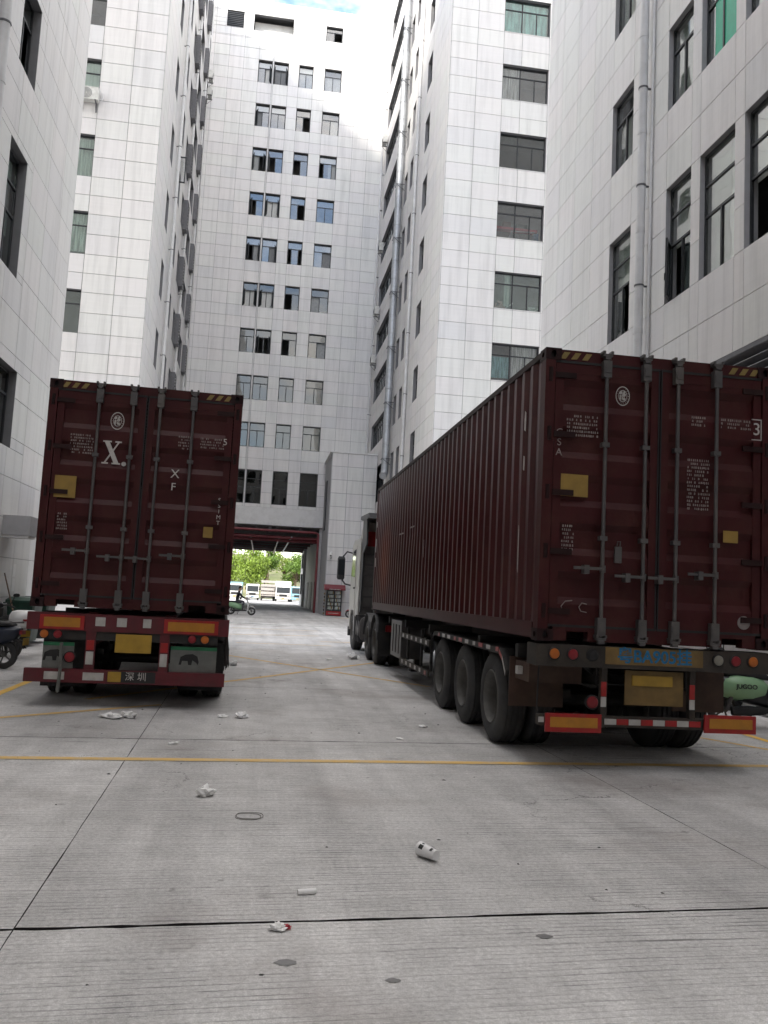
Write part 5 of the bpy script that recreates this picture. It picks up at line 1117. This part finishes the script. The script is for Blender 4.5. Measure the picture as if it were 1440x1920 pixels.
# ------------------------------------------------------------------ scooters
def make_scooter(label, loc, rotz, paint='scoot_black', shell_mat=None, topbox=None, lettering_text=None, plate='plate_yellow', s=1.0, group='parked scooters', box_off=(0, 0), pod=None):
    """local +x is forward; 1.75 m long"""
    t = thing('scooter', label, 'scooter', loc, rotz, group); t.scale = (s, s, s)
    for x, w_ in ((.62, .10), (-.58, .11)):
        w = link('wheel', None, t); w.empty_display_size = .1; w.location = (x, 0, .24)
        MB().lathe([(-w_/2, .16), (-w_/2, .20), (-w_/4, .238), (0, .242), (w_/4, .238), (w_/2, .20), (w_/2, .16)], (0, 0, 0), 'y', 26).build('tyre', 'tyre', w, smooth=True)
        r = MB().lathe([(-.03, .165), (-.02, .14), (.02, .14), (.03, .165)], (0, 0, 0), 'y', 24); r.cyl((0, -.05, 0), (0, .05, 0), .035, 10)
        for k in range(5): a = 2*math.pi*k/5; r.tube([(.03*math.cos(a), 0, .03*math.sin(a)), (.145*math.cos(a), 0, .145*math.sin(a))], .014, 6)
        r.build('rim', 'rim', w)
    sm = shell_mat or paint
    MB().loft([(-.86, 0, .66, .05, .05), (-.78, 0, .62, .12, .12), (-.55, 0, .57, .165, .17), (-.25, 0, .52, .17, .19), (-.02, 0, .46, .14, .17), (.04, 0, .42, .10, .12)], 18, 0, 2.5).build('body', sm, t, smooth=True)
    MB().loft([(-.74, 0, .745, .07, .03), (-.62, 0, .765, .125, .05), (-.3, 0, .755, .14, .055), (-.05, 0, .725, .12, .05), (.02, 0, .70, .07, .03)], 16, 0, 2.8).build('seat', 'seat_black', t, smooth=True)
    MB().loft([(-.1, 0, .27, .13, .05), (.1, 0, .25, .15, .035), (.34, 0, .26, .14, .04)], 14, 0, 4).build('footboard', 'scoot_black', t, smooth=True)
    MB().loft([(.24, .40, 0, .05, .13), (.40, .40, 0, .055, .18), (.60, .42, 0, .05, .17), (.80, .36, 0, .05, .12), (.92, .32, 0, .05, .10)], 14, 0, 2.6, 'z').build('front_shield', paint, t, smooth=True)
    MB().tube([(.62, .075, .24), (.55, .07, .45), (.46, .05, .62)], .024, 8).build('fork_leg', 'galv', t, smooth=True); MB().tube([(.62, -.075, .24), (.55, -.07, .45), (.46, -.05, .62)], .024, 8).build('fork_leg', 'galv', t, smooth=True)
    MB().loft([(.42, 0, .47, .05, .02), (.55, 0, .515, .075, .03), (.72, 0, .49, .07, .03), (.84, 0, .40, .05, .02)], 12).build('front_mudguard', paint, t, smooth=True)
    MB().loft([(-.92, 0, .38, .04, .03), (-.84, 0, .48, .07, .03), (-.66, 0, .53, .08, .03)], 12).build('rear_mudguard', 'rubber', t, smooth=True)
    MB().tube([(.30, .33, .93), (.36, .20, .985), (.36, 0, .97), (.36, -.20, .985), (.30, -.33, .93)], .017, 8).build('handlebar', 'rubber', t, smooth=True)
    MB().loft([(.28, 0, .97, .08, .05), (.38, 0, .98, .11, .075), (.46, 0, .95, .08, .06)], 14).build('headlight_cowl', paint, t, smooth=True); MB().lathe([(.465, .001), (.468, .05), (.455, .06)], (0, 0, .94), 'x', 14).build('headlight', 'lens_clear', t, smooth=True)
    for sy in (-1, 1): m = MB().tube([(.33, sy*.24, .98), (.30, sy*.30, 1.15)], .009, 6); m.loft([(.285, sy*.34, 1.19, .065, .035), (.30, sy*.34, 1.19, .07, .04)], 12); m.build('mirror', 'rubber', t)
    MB().box((-.90, -.07, .60), (-.855, .07, .67)).build('tail_light', 'lens_red', t); MB().box((-.955, -.10, .42), (-.945, .10, .54)).build('number_plate', plate, t); MB().box((-.944, -.03, .46), (-.80, .03, .50)).build('plate_bracket', 'rubber', t)
    for sy in (-1, 1): MB().tube([(-.58, sy*.10, .25), (-.50, sy*.12, .50)], .03, 8).build('shock_absorber', 'galv', t, smooth=True)
    MB().loft([(-.52, -.12, .24, .05, .06), (-.3, -.12, .25, .05, .07), (-.05, -.1, .26, .04, .05)], 10).build('swing_arm', 'rubber', t, smooth=True)
    MB().tube([(-.15, .1, .22), (-.22, .18, .02)], .013, 6).build('side_stand', 'rubber', t)
    MB().tube([(-.55, .12, .77), (-.80, .13, .80), (-.88, 0, .80), (-.80, -.13, .80), (-.55, -.12, .77)], .013, 6).build('grab_rail', 'galv', t, smooth=True)
    if pod:
        MB().loft([(-.70, 0, .56, .10, .08), (-.62, 0, .565, .175, .15), (-.45, 0, .565, .215, .19), (-.24, 0, .56, .21, .185), (-.08, 0, .55, .165, .14), (.0, 0, .545, .09, .07)], 24, 0, 2.3).build('side_pod', pod, t, smooth=True)
        MB().tube([(-.80, 0, .70), (-.74, -.02, .60), (-.70, .02, .62), (-.78, 0, .72)], .008, 5).build('strap', 'rubber', t)
        for sy in (-1, 1): MB().tube([(.3, sy*.3, .93), (.2, sy*.22, .8), (.25, sy*.12, .6), (.1, sy*.1, .4)], .008, 5).build('cable', 'rubber', t)
    if topbox:
        ox, oz = box_off
        tb = MB().loft([(.82, -.80, 0, .17, .19), (.86, -.80, 0, .23, .26), (.98, -.80, 0, .25, .27)], 20, 0, 4, 'z').build('top_box', topbox, t, smooth=True)
        MB().loft([(.985, -.80, 0, .255, .275), (1.05, -.80, 0, .25, .27), (1.12, -.79, 0, .21, .23), (1.15, -.78, 0, .12, .14)], 20, 0, 3.4, 'z').build('lid', topbox, tb, smooth=True); MB().box((-1.066, -.16, .95), (-1.03, .16, .99)).build('reflector', 'lens_red', tb)
        MB().box((-.9, -.1, .79), (-.6, .1, .825)).build('box_rack', 'rubber', t)
        for o_ in (tb, t.children[-1] if False else tb): o_.location = (ox, 0, oz)
    if lettering_text:
        for sy, rz in ((-1, 0), (1, 180)):
            lettering('lettering', lettering_text, .085, 'scoot_black', t, Matrix.Translation((-.35, sy*.222, .585)) @ Matrix.Rotation(R(rz), 4, 'Z') @ Matrix.Rotation(R(90-6), 4, 'X'), .002)
    return t
make_scooter('navy scooter cut by the picture edge, in front of the white-boxed scooter', (-4.85, 15.55, 0), R(168), 'scoot_navy', plate='plate_yellow')
make_scooter('scooter with a large white top box parked behind the navy one', (-5.1, 18.2, 0), R(130), 'scoot_black', 'ac_white', 'white_plastic', plate='plate_yellow', box_off=(-.10, -.22))
make_scooter('black scooter with a pale green tail behind the muddy trailer', (7.12, 11.1, 0), R(-12), 'scoot_black', 'scoot_black', None, 'JUGOO', pod='scoot_green')
make_scooter('dark scooter beside the green-tailed one, nose to the tiled wall', (7.15, 13.1, 0), R(2), 'scoot_black')
make_scooter('red scooter with a white box behind the lorry mirror', (6.35, 54.5, 0), R(160), 'scoot_red', 'scoot_red', 'white_plastic')
RS = make_scooter('pale green scooter ridden across the gateway', (-1.05, 50.6, 0), R(-4), 'white_plastic', 'scoot_green', None, group='scooters on the move')

# rider
def make_rider(loc, rotz):
    t_pts = {'pelvis': (-.28, 0, .86, .15, .13), 'waist': (-.25, 0, 1.0, .14, .115), 'chest': (-.20, 0, 1.20, .17, .125), 'neckb': (-.16, 0, 1.38, .09, .08), 'neck': (-.14, 0, 1.43, .055, .055), 'headb': (-.11, 0, 1.50, .075, .085), 'head': (-.10, 0, 1.58, .085, .10), 'crown': (-.11, 0, 1.66, .06, .07)}
    vs, rad, ed = [], [], []
    def addv(p, r): vs.append(p[:3]); rad.append(r); return len(vs)-1
    ch = ['pelvis', 'waist', 'chest', 'neckb', 'neck', 'headb', 'head', 'crown']; ids = {}
    for n_ in ch: ids[n_] = addv(t_pts[n_], t_pts[n_][3:])
    for a, b in zip(ch, ch[1:]): ed.append((ids[a], ids[b]))
    nose = addv((-.005, 0, 1.555), (.016, .016)); ed.append((ids['head'], nose))
    for sy in (-1, 1):
        sh = addv((-.17, sy*.19, 1.31), (.065, .06)); el = addv((.02, sy*.27, 1.08), (.045, .045)); wr = addv((.24, sy*.27, .985), (.03, .028)); pm = addv((.305, sy*.275, .965), (.03, .022))
        ed += [(ids['chest'], sh), (sh, el), (el, wr), (wr, pm)]
        for k in range(4):
            f1 = addv((.335, sy*(.245+.02*k), .965), (.009, .009)); f2 = addv((.35, sy*(.245+.02*k), .935-.004*k), (.008, .008)); ed += [(pm, f1), (f1, f2)]
        th = addv((.29, sy*.24, .95), (.010, .010)); ed.append((pm, th))
        hp = addv((-.25, sy*.11, .82), (.10, .095)); kn = addv((.14, sy*.15, .80), (.068, .066)); an = addv((.10, sy*.13, .40 if sy < 0 else .38), (.042, .042)); he = addv((.08, sy*.13, .325), (.04, .035)); to = addv((.27, sy*.14, .31), (.035, .028))
        ed += [(ids['pelvis'], hp), (hp, kn), (kn, an), (an, he), (he, to)]
    me = bpy.data.meshes.new('person'); me.from_pydata(vs, ed, []); o = bpy.data.objects.new('person', me); COL.objects.link(o)
    bpy.context.view_layer.objects.active = o
    m = o.modifiers.new('skin', 'SKIN'); me2 = o.data
    if not me2.skin_vertices: 
        import bmesh; bm = bmesh.new(); bm.from_mesh(me2); bm.verts.layers.skin.verify(); bm.to_mesh(me2); bm.free()
    for i, sv in enumerate(me2.skin_vertices[0].data): sv.radius = rad[i]; sv.use_root = (i == 0)
    o.modifiers.new('sub', 'SUBSURF').levels = 2
    dg = bpy.context.evaluated_depsgraph_get(); nm = bpy.data.meshes.new_from_object(o.evaluated_get(dg)); bpy.data.objects.remove(o)
    nm.materials.clear()
    for k in ('skin', 'jacket', 'trousers', 'shoe'): nm.materials.append(MATS[k])
    for p in nm.polygons:
        c = p.center; p.use_smooth = True
        if c.z > 1.415: i = 0
        elif c.z > .90 and c.x > .25: i = 0
        elif c.z > .90: i = 1
        elif c.z < .385: i = 3
        else: i = 2
        p.material_index = i
    nm.name = 'person'
    b = link('person', nm); b.location = loc; b.rotation_euler = (0, 0, rotz); tag(b, 'person in a black jacket riding the pale green scooter by the gateway', 'person')
    MB().loft([(-.215, 0, 1.58, .03, .06), (-.19, 0, 1.60, .075, .095), (-.12, 0, 1.635, .098, .085), (-.05, 0, 1.665, .085, .05), (-.02, 0, 1.665, .04, .02)], 14, 0, 2.2).build('hair', 'hair', b, smooth=True)
    for sy in (-1, 1): MB().box((-.005, sy*.035-.012, 1.585), (.003, sy*.035+.012, 1.597)).build('eye', 'hair', b); MB().loft([(-.12, sy*.088, 1.57, .012, .03), (-.09, sy*.092, 1.575, .012, .03)], 8).build('ear', 'skin', b)
    MB().box((-.012, -.022, 1.515), (-.004, .022, 1.522)).build('mouth', 'lid_red', b)
make_rider((-1.05, 50.6, -.02), R(-4))

# ------------------------------------------------------------------ around the gateway
t = thing('drinks_fridge', 'two-door drinks fridge with a maroon awning against the stair block', 'fridge', (4.95, 57.44, 0))
box('cabinet', (-.52, -.62, .02), (.52, -.02, 1.95), 'fridge_black', t); box('base_panel', (-.5, -.64, .05), (.5, -.622, .33), 'bright_red', t)
for k in range(9): box('lettering', (-.36+k*.08, -.646, .17), (-.31+k*.08, -.641, .23), 'letter_white', t)
for sx in (-1, 1):
    d = MB(); x0, x1 = (-.46, -.02) if sx < 0 else (.02, .46)
    d.box((x0, -.645, .36), (x0+.035, -.622, 1.72)).box((x1-.035, -.645, .36), (x1, -.622, 1.72)).box((x0, -.645, .36), (x1, -.6221, .40)).box((x0, -.645, 1.68), (x1, -.6221, 1.72)); do = d.build('door', 'fridge_black', t)
    for k in range(5):
        z = .45+k*.255; box('shelf', (x0+.04, -.64, z), (x1-.04, -.623, z+.018), 'chrome', do)
        for q in range(5): MB().cyl((x0+.075+q*.077, -.632, z+.02), (x0+.075+q*.077, -.632, z+.19), .028, 8).build('bottle', ('shelf_green', 'paper', 'shelf_green', 'sticker_yellow', 'letter_white')[(q+k) % 5], do)
    box('pane', (x0+.036, -.658, .401), (x1-.036, -.652, 1.679), 'glass', do)
a = MB().prism([(-.02, 2.12), (-.55, 2.10), (-.86, 1.84), (-.86, 1.74), (-.84, 1.74), (-.02, 1.95)], 'x', -.72, .72).build('awning', 'fridge_red', t)
for k in range(8): MB().box((-.36+k*.095, -.872, 1.765), (-.30+k*.095, -.862, 1.82)).build('lettering', 'letter_white', a)
t = thing('security_camera', 'white security camera on the stair block above the fridge', 'camera', (4.62, 57.47, 3.85))
box('mount', (-.04, -.06, -.05), (.04, 0, .12), 'white_plastic', t); MB().tube([(0, -.06, .02), (0, -.16, .0), (0, -.2, .12)], .025, 8).build('arm', 'bracket', t, smooth=True)
MB().cyl((0, -.05, .42), (-.05, -.5, .2), .10, 12).build('housing', 'white_plastic', t, smooth=True); MB().cyl((-.05, -.5, .2), (-.052, -.515, .193), .05, 12).build('lens', 'gasket', t)

# bins, broom handle and notices by the grey building
for k, (x, y, l) in enumerate([(-5.35, 20.6, 'dark green wheeled bin against the grey wall, the nearer of two'), (-5.35, 21.9, 'dark green wheeled bin against the grey wall, the farther of two')]):
    t = thing('wheeled_bin', l, 'bin', (x, y, 0), R(90), 'bins by the grey wall')
    MB().loft([(.12, 0, 0, .40, .24), (.5, 0, 0, .46, .28), (1.0, 0, 0, .52, .32)], 16, 0, 5, 'z').build('tub', 'bin_green', t); MB().loft([(1.0, 0, 0, .55, .35), (1.05, 0, 0, .55, .35), (1.12, 0, 0, .45, .28)], 16, 0, 5, 'z').build('lid', 'bin_green', t)
    for sx in (-.3, .3): MB().lathe([(-.03, .02), (-.03, .1), (.03, .1), (.03, .02)], (sx, .2, .1), 'x', 14).build('wheel', 'rubber', t)
    MB().cyl((-.4, .36, .98), (.4, .36, .98), .018, 8).build('handle', 'bin_green', t)
t = thing('broom', 'brown broom handle leaning on the grey wall beside the bins', 'broom', (-5.2, 19.9, 0)); MB().tube([(0, 0, .12), (-.5, .1, 1.65)], .016, 8).build('handle', 'wood_brown', t); MB().loft([(0, 0, 0, .15, .03), (.14, -.02, 0, .06, .025)], 10, 0, 3, 'z').build('bristles', 'bundle', t)
for k, (y, z, l) in enumerate([(21.0, 1.72, 'white paper notice on the grey wall, the upper of two'), (21.02, 1.38, 'white paper notice on the grey wall, the lower of two')]):
    tag(MB().box((-5.774, y-.11, z-.15), (-5.771, y+.11, z+.15)).build('notice', 'paper'), l, 'notice', 'notices on the wall')

# ------------------------------------------------------------------ sunlit parking beyond the passage
def small_truck(label, loc, rz, cab='truck_white', bed='box', bedmat='truck_white', w=2.0, L=5.0, H=2.7, rear=False):
    t = thing('delivery_truck' if bed != 'van' else 'van', label, 'truck' if bed != 'van' else 'van', loc, rz, 'vehicles parked beyond the passage'); h = w/2
    prof = [(0, .45), (-.02, 1.1), (.25, 1.95), (.45, 2.05), (1.6, 2.08), (1.6, .45)]       # y runs back from the nose
    MB().prism(prof, 'x', -h*.94, h*.94).build('cab', cab, t)
    MB().prism([(-.005, 1.14), (.235, 1.90), (.20, 1.91), (-.045, 1.15)], 'x', -h*.84, h*.84).build('windscreen', 'glass_cab', t)
    for sx in (-1, 1):
        MB().prism([(.35, 1.2), (.5, 1.85), (1.4, 1.85), (1.4, 1.2)], 'x', min(sx*h*.941, sx*h*.95), max(sx*h*.941, sx*h*.95)).build('side_window', 'glass_cab', t)
        MB().box((sx*h*.7-.16, -.04, .70), (sx*h*.7+.16, -.015, .88)).build('headlight', 'lens_clear', t); MB().box((sx*(h+.06)-.06, .2, 1.35), (sx*(h+.06)+.06, .26, 1.75)).build('mirror', 'rubber', t)
        for y in (.85, L-1.2): MB().lathe([(-.11, .18), (-.11, .3), (-.08, .38), (.08, .38), (.11, .3), (.11, .18)], (sx*(h-.14), y, .38), 'x', 18).build('wheel', 'tyre', t, smooth=True)
    MB().box((-h*.96, -.06, .36), (h*.96, .02, .58)).build('front_bumper', cab if bed != 'cage' else 'truck_grey', t); MB().box((-h*.5, -.045, .66), (h*.5, -.02, .98)).build('front_grille', 'rubber', t); MB().box((-.22, -.075, .40), (.22, -.062, .54)).build('number_plate', 'plate_yellow' if bed != 'van' else 'box_blue', t)
    MB().box((-h*.4, 1.6, .42), (h*.4, L, .6)).build('chassis_frame', 'rubber', t)
    if bed == 'cage':
        MB().box((-h, 1.7, .65), (h, L, .78)).build('bed', 'truck_grey', t)
        for sx in (-1, 1):
            for k in range(9): MB().box((sx*h-.03, 1.75+k*(L-1.8)/8.4, .78), (sx*h+.03, 1.80+k*(L-1.8)/8.4, H)).build('stake', 'truck_grey', t)
        for yy in (1.72, L-.05):
            for k in range(9): MB().box((-h+k*w/8-.02, yy, .78), (-h+k*w/8+.03, yy+.04, H)).build('stake', 'truck_grey', t)
        for k in range(4): MB().box((-h-.01, L-.003, .9+k*.5), (h+.01, L+.03, 1.22+k*.5)).build('side_board', 'truck_grey', t); 
        MB().box((-h, 1.7, H), (h, L, H+.05)).build('cage_top', 'truck_grey', t)
    else:
        MB().box((-h, 1.68, .62), (h, L, H)).build('cargo_box', bedmat, t); MB().box((-h-.01, 1.67, H-.06), (h+.01, L+.01, H+.02)).build('box_trim', bedmat, t)
        for sx in (-1, 1): MB().box((sx*h*.5-.45*h, L+.001, .68), (sx*h*.5+.45*h, L+.02, H-.1)).build('rear_door', bedmat, t)
    return t
PY = 113.5
small_truck('light blue truck beyond the passage, behind the scooter rider', (-3.35, PY+1, 0), 0, 'truck_white', 'box', 'truck_blue', 1.9, 4.6, 2.3)
small_truck('white van beyond the passage, between the rider and the cage-bodied truck', (-1.0, PY+1, 0), 0, 'truck_white', 'van', 'truck_white', 1.75, 4.3, 2.15)
small_truck('grey cage-bodied truck parked tail-on beyond the passage', (1.05, PY+5.5, 0), R(180), 'truck_white', 'cage', 'truck_grey', 1.9, 5.0, 2.1)
small_truck('white box truck, the tallest of the trucks beyond the passage', (3.05, PY, 0), 0, 'truck_white', 'box', 'truck_white', 2.1, 5.6, 2.72)
small_truck('pale truck half hidden by the far end of the passage wall', (5.0, PY, 0), 0, 'truck_blue', 'box', 'truck_white', 1.9, 4.6, 1.95)
kerb = MB().box((-60, 122, 0), (60, 122.3, .15)).build('kerb', 'wall_white'); struct(kerb)
verge = MB().add([(-120, 122.3, .06), (120, 122.3, .06), (120, 150, .3), (-120, 150, .3)], [(0, 1, 2, 3)]).build('verge', 'hill_green'); struct(verge)
def hill():
    n, m = 60, 16; vs = []
    for j in range(m):
        for i in range(n):
            x = -160+320*i/(n-1); y = 148+j*9; f = (j/(m-1)); z = .2+13*math.sin(min(1, f*1.25)*math.pi/2)*(.8+.35*mnoise.noise(Vector((x*.02, y*.02, 2))))+1.5*mnoise.noise(Vector((x*.08, y*.08, 4))); vs.append((x, y, z))
    o = MB().add(vs, [(j*n+i, j*n+i+1, (j+1)*n+i+1, (j+1)*n+i) for j in range(m-1) for i in range(n-1)]).build('hill', 'hill_green', None, smooth=True, fix=False); return struct(o)
hill()
def tree(label, x, y, h, cr, seed, mat='leaf', nleaf=2600, z0=.1):
    rr = random.Random(seed); t = thing('broadleaf_tree', label, 'tree', (x, y, z0), 0, 'trees beyond the passage')
    tk = MB(); top = Vector((rr.gauss(0, .2), rr.gauss(0, .2), h*.55)); tk.tube([(0, 0, -.2), (rr.gauss(0, .05), 0, h*.2), top*.6+Vector((0, 0, .2)), top], [cr*.075, cr*.06, cr*.045, cr*.02], 9)
    cl = []
    for k in range(16):
        a = rr.random()*6.28; e = rr.uniform(.15, .98); rad = cr*math.sin(math.pi*min(1, .22+e*.75))*rr.uniform(.35, .85); c = Vector((rad*math.cos(a), rad*math.sin(a), h*(.26+.66*e))); cl.append((c, cr*rr.uniform(.30, .48)))
        tk.tube([top*rr.uniform(.4, .9), top*.5+c*.4, c], [cr*.03, cr*.02, cr*.008], 5)
    tk.build('trunk', 'bark', t)
    lv = MB()
    for k in range(nleaf):
        c, r_ = rr.choice(cl); d = Vector((rr.gauss(0, 1), rr.gauss(0, 1), rr.gauss(0, 1))).normalized()*r_*(rr.random()**.4); p = c+Vector((d.x, d.y, d.z*.8)); s_ = rr.uniform(.10, .24)*(h/7)**.5
        n_ = Vector((rr.gauss(0, 1), rr.gauss(0, 1), rr.gauss(.7, .7))).normalized(); a = n_.orthogonal().normalized(); b = n_.cross(a); th = rr.random()*6.28; a, b = a*math.cos(th)+b*math.sin(th), b*math.cos(th)-a*math.sin(th)
        lv.add([p-a*s_, p-b*s_*.5, p+a*s_, p+b*s_*.5+n_*s_*.15], [(0, 1, 2, 3)])
    lv.build('crown', mat, t, fix=False); return t
tree('round bright green tree over the white van and cage-bodied truck', -1.4, 126.5, 8.4, 3.9, 11, 'leaf', 4200)
tree('bright tree behind the light blue truck, partly behind the container', -6.2, 127, 7.6, 3.6, 12, 'leaf', 3000)
tree('darker green tree behind the white box truck', 5.2, 127.5, 7.2, 3.0, 13, 'leaf_b', 3400)
tree('slender tree rising above the others in the passage opening', .6, 133, 10.0, 2.6, 14, 'leaf_b', 2400)
tree('olive tree at the far end of the passage wall', 9.2, 129, 7.8, 3.4, 15, 'leaf', 2600)
for k in range(7):
    tree(('pale distant tree on the hill, first from the container', 'pale distant tree on the hill, second from the container', 'pale distant tree on the hill, third from the container', 'pale distant tree on the hill above the cage-bodied truck', 'pale distant tree on the hill above the box truck', 'pale distant tree on the hill, second from the passage wall', 'pale distant tree on the hill, nearest the passage wall')[k], -9+k*3.4, 158+rnd.random()*14, 6.5+rnd.random()*2, 3.2, 30+k, 'leaf', 1300, z0=2.0+rnd.random()*1.2)

# ------------------------------------------------------------------ litter
def crumple(name, label, cat, x, y, s, mat, seed, flat=.45, group='litter on the concrete', h=None):
    rr = random.Random(seed); mb = MB(); n, m = 14, 9; vs = []
    for j in range(m):
        ph = math.pi*j/(m-1)
        for i in range(n):
            th = 2*math.pi*i/n; d = Vector((math.sin(ph)*math.cos(th), math.sin(ph)*math.sin(th), math.cos(ph))); q = 1+.75*mnoise.noise(d*1.9+Vector((seed, 0, 0)))+.7*mnoise.noise(d*4.5+Vector((0, seed, 0))); vs.append((d.x*s*q, d.y*s*q*.7, max(.001, (d.z*.6+.5)*s*q*flat)))
    mb.add(vs, [(j*n+i, j*n+(i+1) % n, (j+1)*n+(i+1) % n, (j+1)*n+i) for j in range(m-1) for i in range(n)]); o = mb.build(name, mat, None, fix=False); o.location = (x, y, .002); o.rotation_euler = (0, 0, rr.random()*6); return tag(o, label, cat, group)
crumple('crumpled_tissue', 'crumpled white tissue lying alone past the yellow cross line', 'litter', -.307, 6.709, .07, 'paper', 1, .8)
crumple('paper_scrap', 'long white paper scrap by the red trailer shadow', 'litter', -1.62, 10.36, .12, 'paper', 2, .35); crumple('paper_scrap', 'crumpled paper end touching the long scrap by the red trailer', 'litter', -1.43, 10.42, .09, 'paper', 22, .6)
crumple('plastic_bag', 'thin plastic bag beyond the yellow cross line, beside a flat paper', 'litter', -.13, 10.69, .10, 'cup_clear', 3, .5); crumple('paper_scrap', 'flat paper piece left of the thin plastic bag', 'litter', -.36, 10.74, .085, 'paper', 4, .2)
crumple('paper_scrap', 'small white paper just past the yellow cross line', 'litter', -.755, 8.83, .055, 'paper', 5, .3); crumple('paper_scrap', 'white paper strip near the trailer wheels', 'litter', 2.091, 10.40, .075, 'paper', 6, .2); crumple('paper_scrap', 'small white scrap between yellow line and trailer wheels', 'litter', 1.645, 9.474, .05, 'paper', 7, .2)
crumple('plastic_bag', 'white bag on the ground beside the lorry rear wheels', 'litter', 2.35, 20.7, .17, 'paper', 8, .6); crumple('paper_ball', 'round white paper ball near the rear of the red trailer', 'litter', -.448, 17.69, .09, 'paper', 9, .9); crumple('paper_scrap', 'paper scrap on the yellow lines ahead of the lorry wheels', 'litter', 1.7, 20.1, .08, 'paper', 10, .3)
crumple('bottle_cap', 'flattened red and white wrapper on the open joint', 'litter', .186, 4.15, .042, 'paper', 11, .5); crumple('wrapper_end', 'red end of the flattened wrapper on the joint', 'litter', .225, 4.165, .022, 'lid_red', 12, .6)
gm = MB()
for k in range(90):
    x, y = rnd.uniform(-2.6, 2.5), rnd.uniform(3.4, 22); s_ = rnd.uniform(.006, .02); n = 6
    gm.add([(x+s_*rnd.uniform(.6, 1.2)*math.cos(i*1.047), y+s_*rnd.uniform(.5, 1)*math.sin(i*1.047), .001) for i in range(n)]+[(x+rnd.gauss(0, .002), y, s_*rnd.uniform(.3, .7))], [(i, (i+1) % n, n) for i in range(n)])
gm.build('grit', 'grit', None, fix=False)['kind'] = 'stuff'
t = thing('plastic_cup', 'clear plastic cup with black print lying on the concrete', 'cup', (1.12, 5.22, 0), R(118), 'litter on the concrete')
q = MB(); q.lathe([(-.075, .001), (-.075, .028), (-.07, .031), (.07, .043), (.078, .046), (.08, .043), (.07, .040), (-.065, .028), (-.066, .001)], (0, 0, .045), 'x', 24); cu = q.build('cup_body', 'cup_clear', t, smooth=True)
for k, (a0, a1, x0, x1) in enumerate([(20, 60, .02, .055), (70, 85, .03, .05), (100, 150, -.05, -.02), (40, 80, -.055, -.035), (150, 175, .0, .05)]):
    p_ = MB(); n = 6
    vs = []
    for i in range(n+1):
        a = R(a0+(a1-a0)*i/n)
        for x in (x0, x1): r_ = .0375+.086*x+.0007; vs.append((x, r_*math.cos(a), .045+r_*math.sin(a)))
    p_.add(vs, [(2*i, 2*i+1, 2*i+3, 2*i+2) for i in range(n)]); p_.build('cup_print', 'cup_print', cu, fix=False)
t = thing('paper_tube', 'short white paper tube lying before the open joint', 'litter', (.346, 4.623, 0), R(12), 'litter on the concrete'); MB().lathe([(-.05, .006), (-.05, .0145), (.05, .0145), (.05, .006)], (0, 0, .0148), 'x', 14).build('tube_wall', 'paper', t, smooth=True); MB().lathe([(-.048, .0058), (.048, .0058)], (0, 0, .0148), 'x', 10).build('tube_core', 'tint_grey', t, smooth=True)
w = MB()
for j in range(2): w.tube([((.088+.005*j)*math.cos(a)+.012*j, (.086+.006*j)*math.sin(a), .004+.006*j+.003*math.sin(3*a)) for a in [2*math.pi*k/30 for k in range(30)]], .0022, 5, 0, True)
o = w.build('wire_loop', 'wire'); o.location = (.018, 6.134, 0); tag(o, 'loop of thin rusty wire lying past the paper tube', 'wire')
for (x, y, r_, l) in [(.21, 3.8, .045, 'dark damp spot nearest the camera, below the wrapper'), (1.456, 4.06, .038, 'dark damp spot before the open joint, under the cup'), (.65, 3.62, .03, 'small dark damp spot closest to the picture edge')]:
    mb = MB(); mb.add([(x+r_*(1+.2*math.sin(2*k+x))*math.cos(k*.4488), y+r_*.75*(1+.15*math.sin(3*k))*math.sin(k*.4488), .0025) for k in range(14)], [tuple(range(14))]); o = mb.build('damp_spot', 'puddle', None, fix=False); tag(o, l, 'stain', 'damp spots')
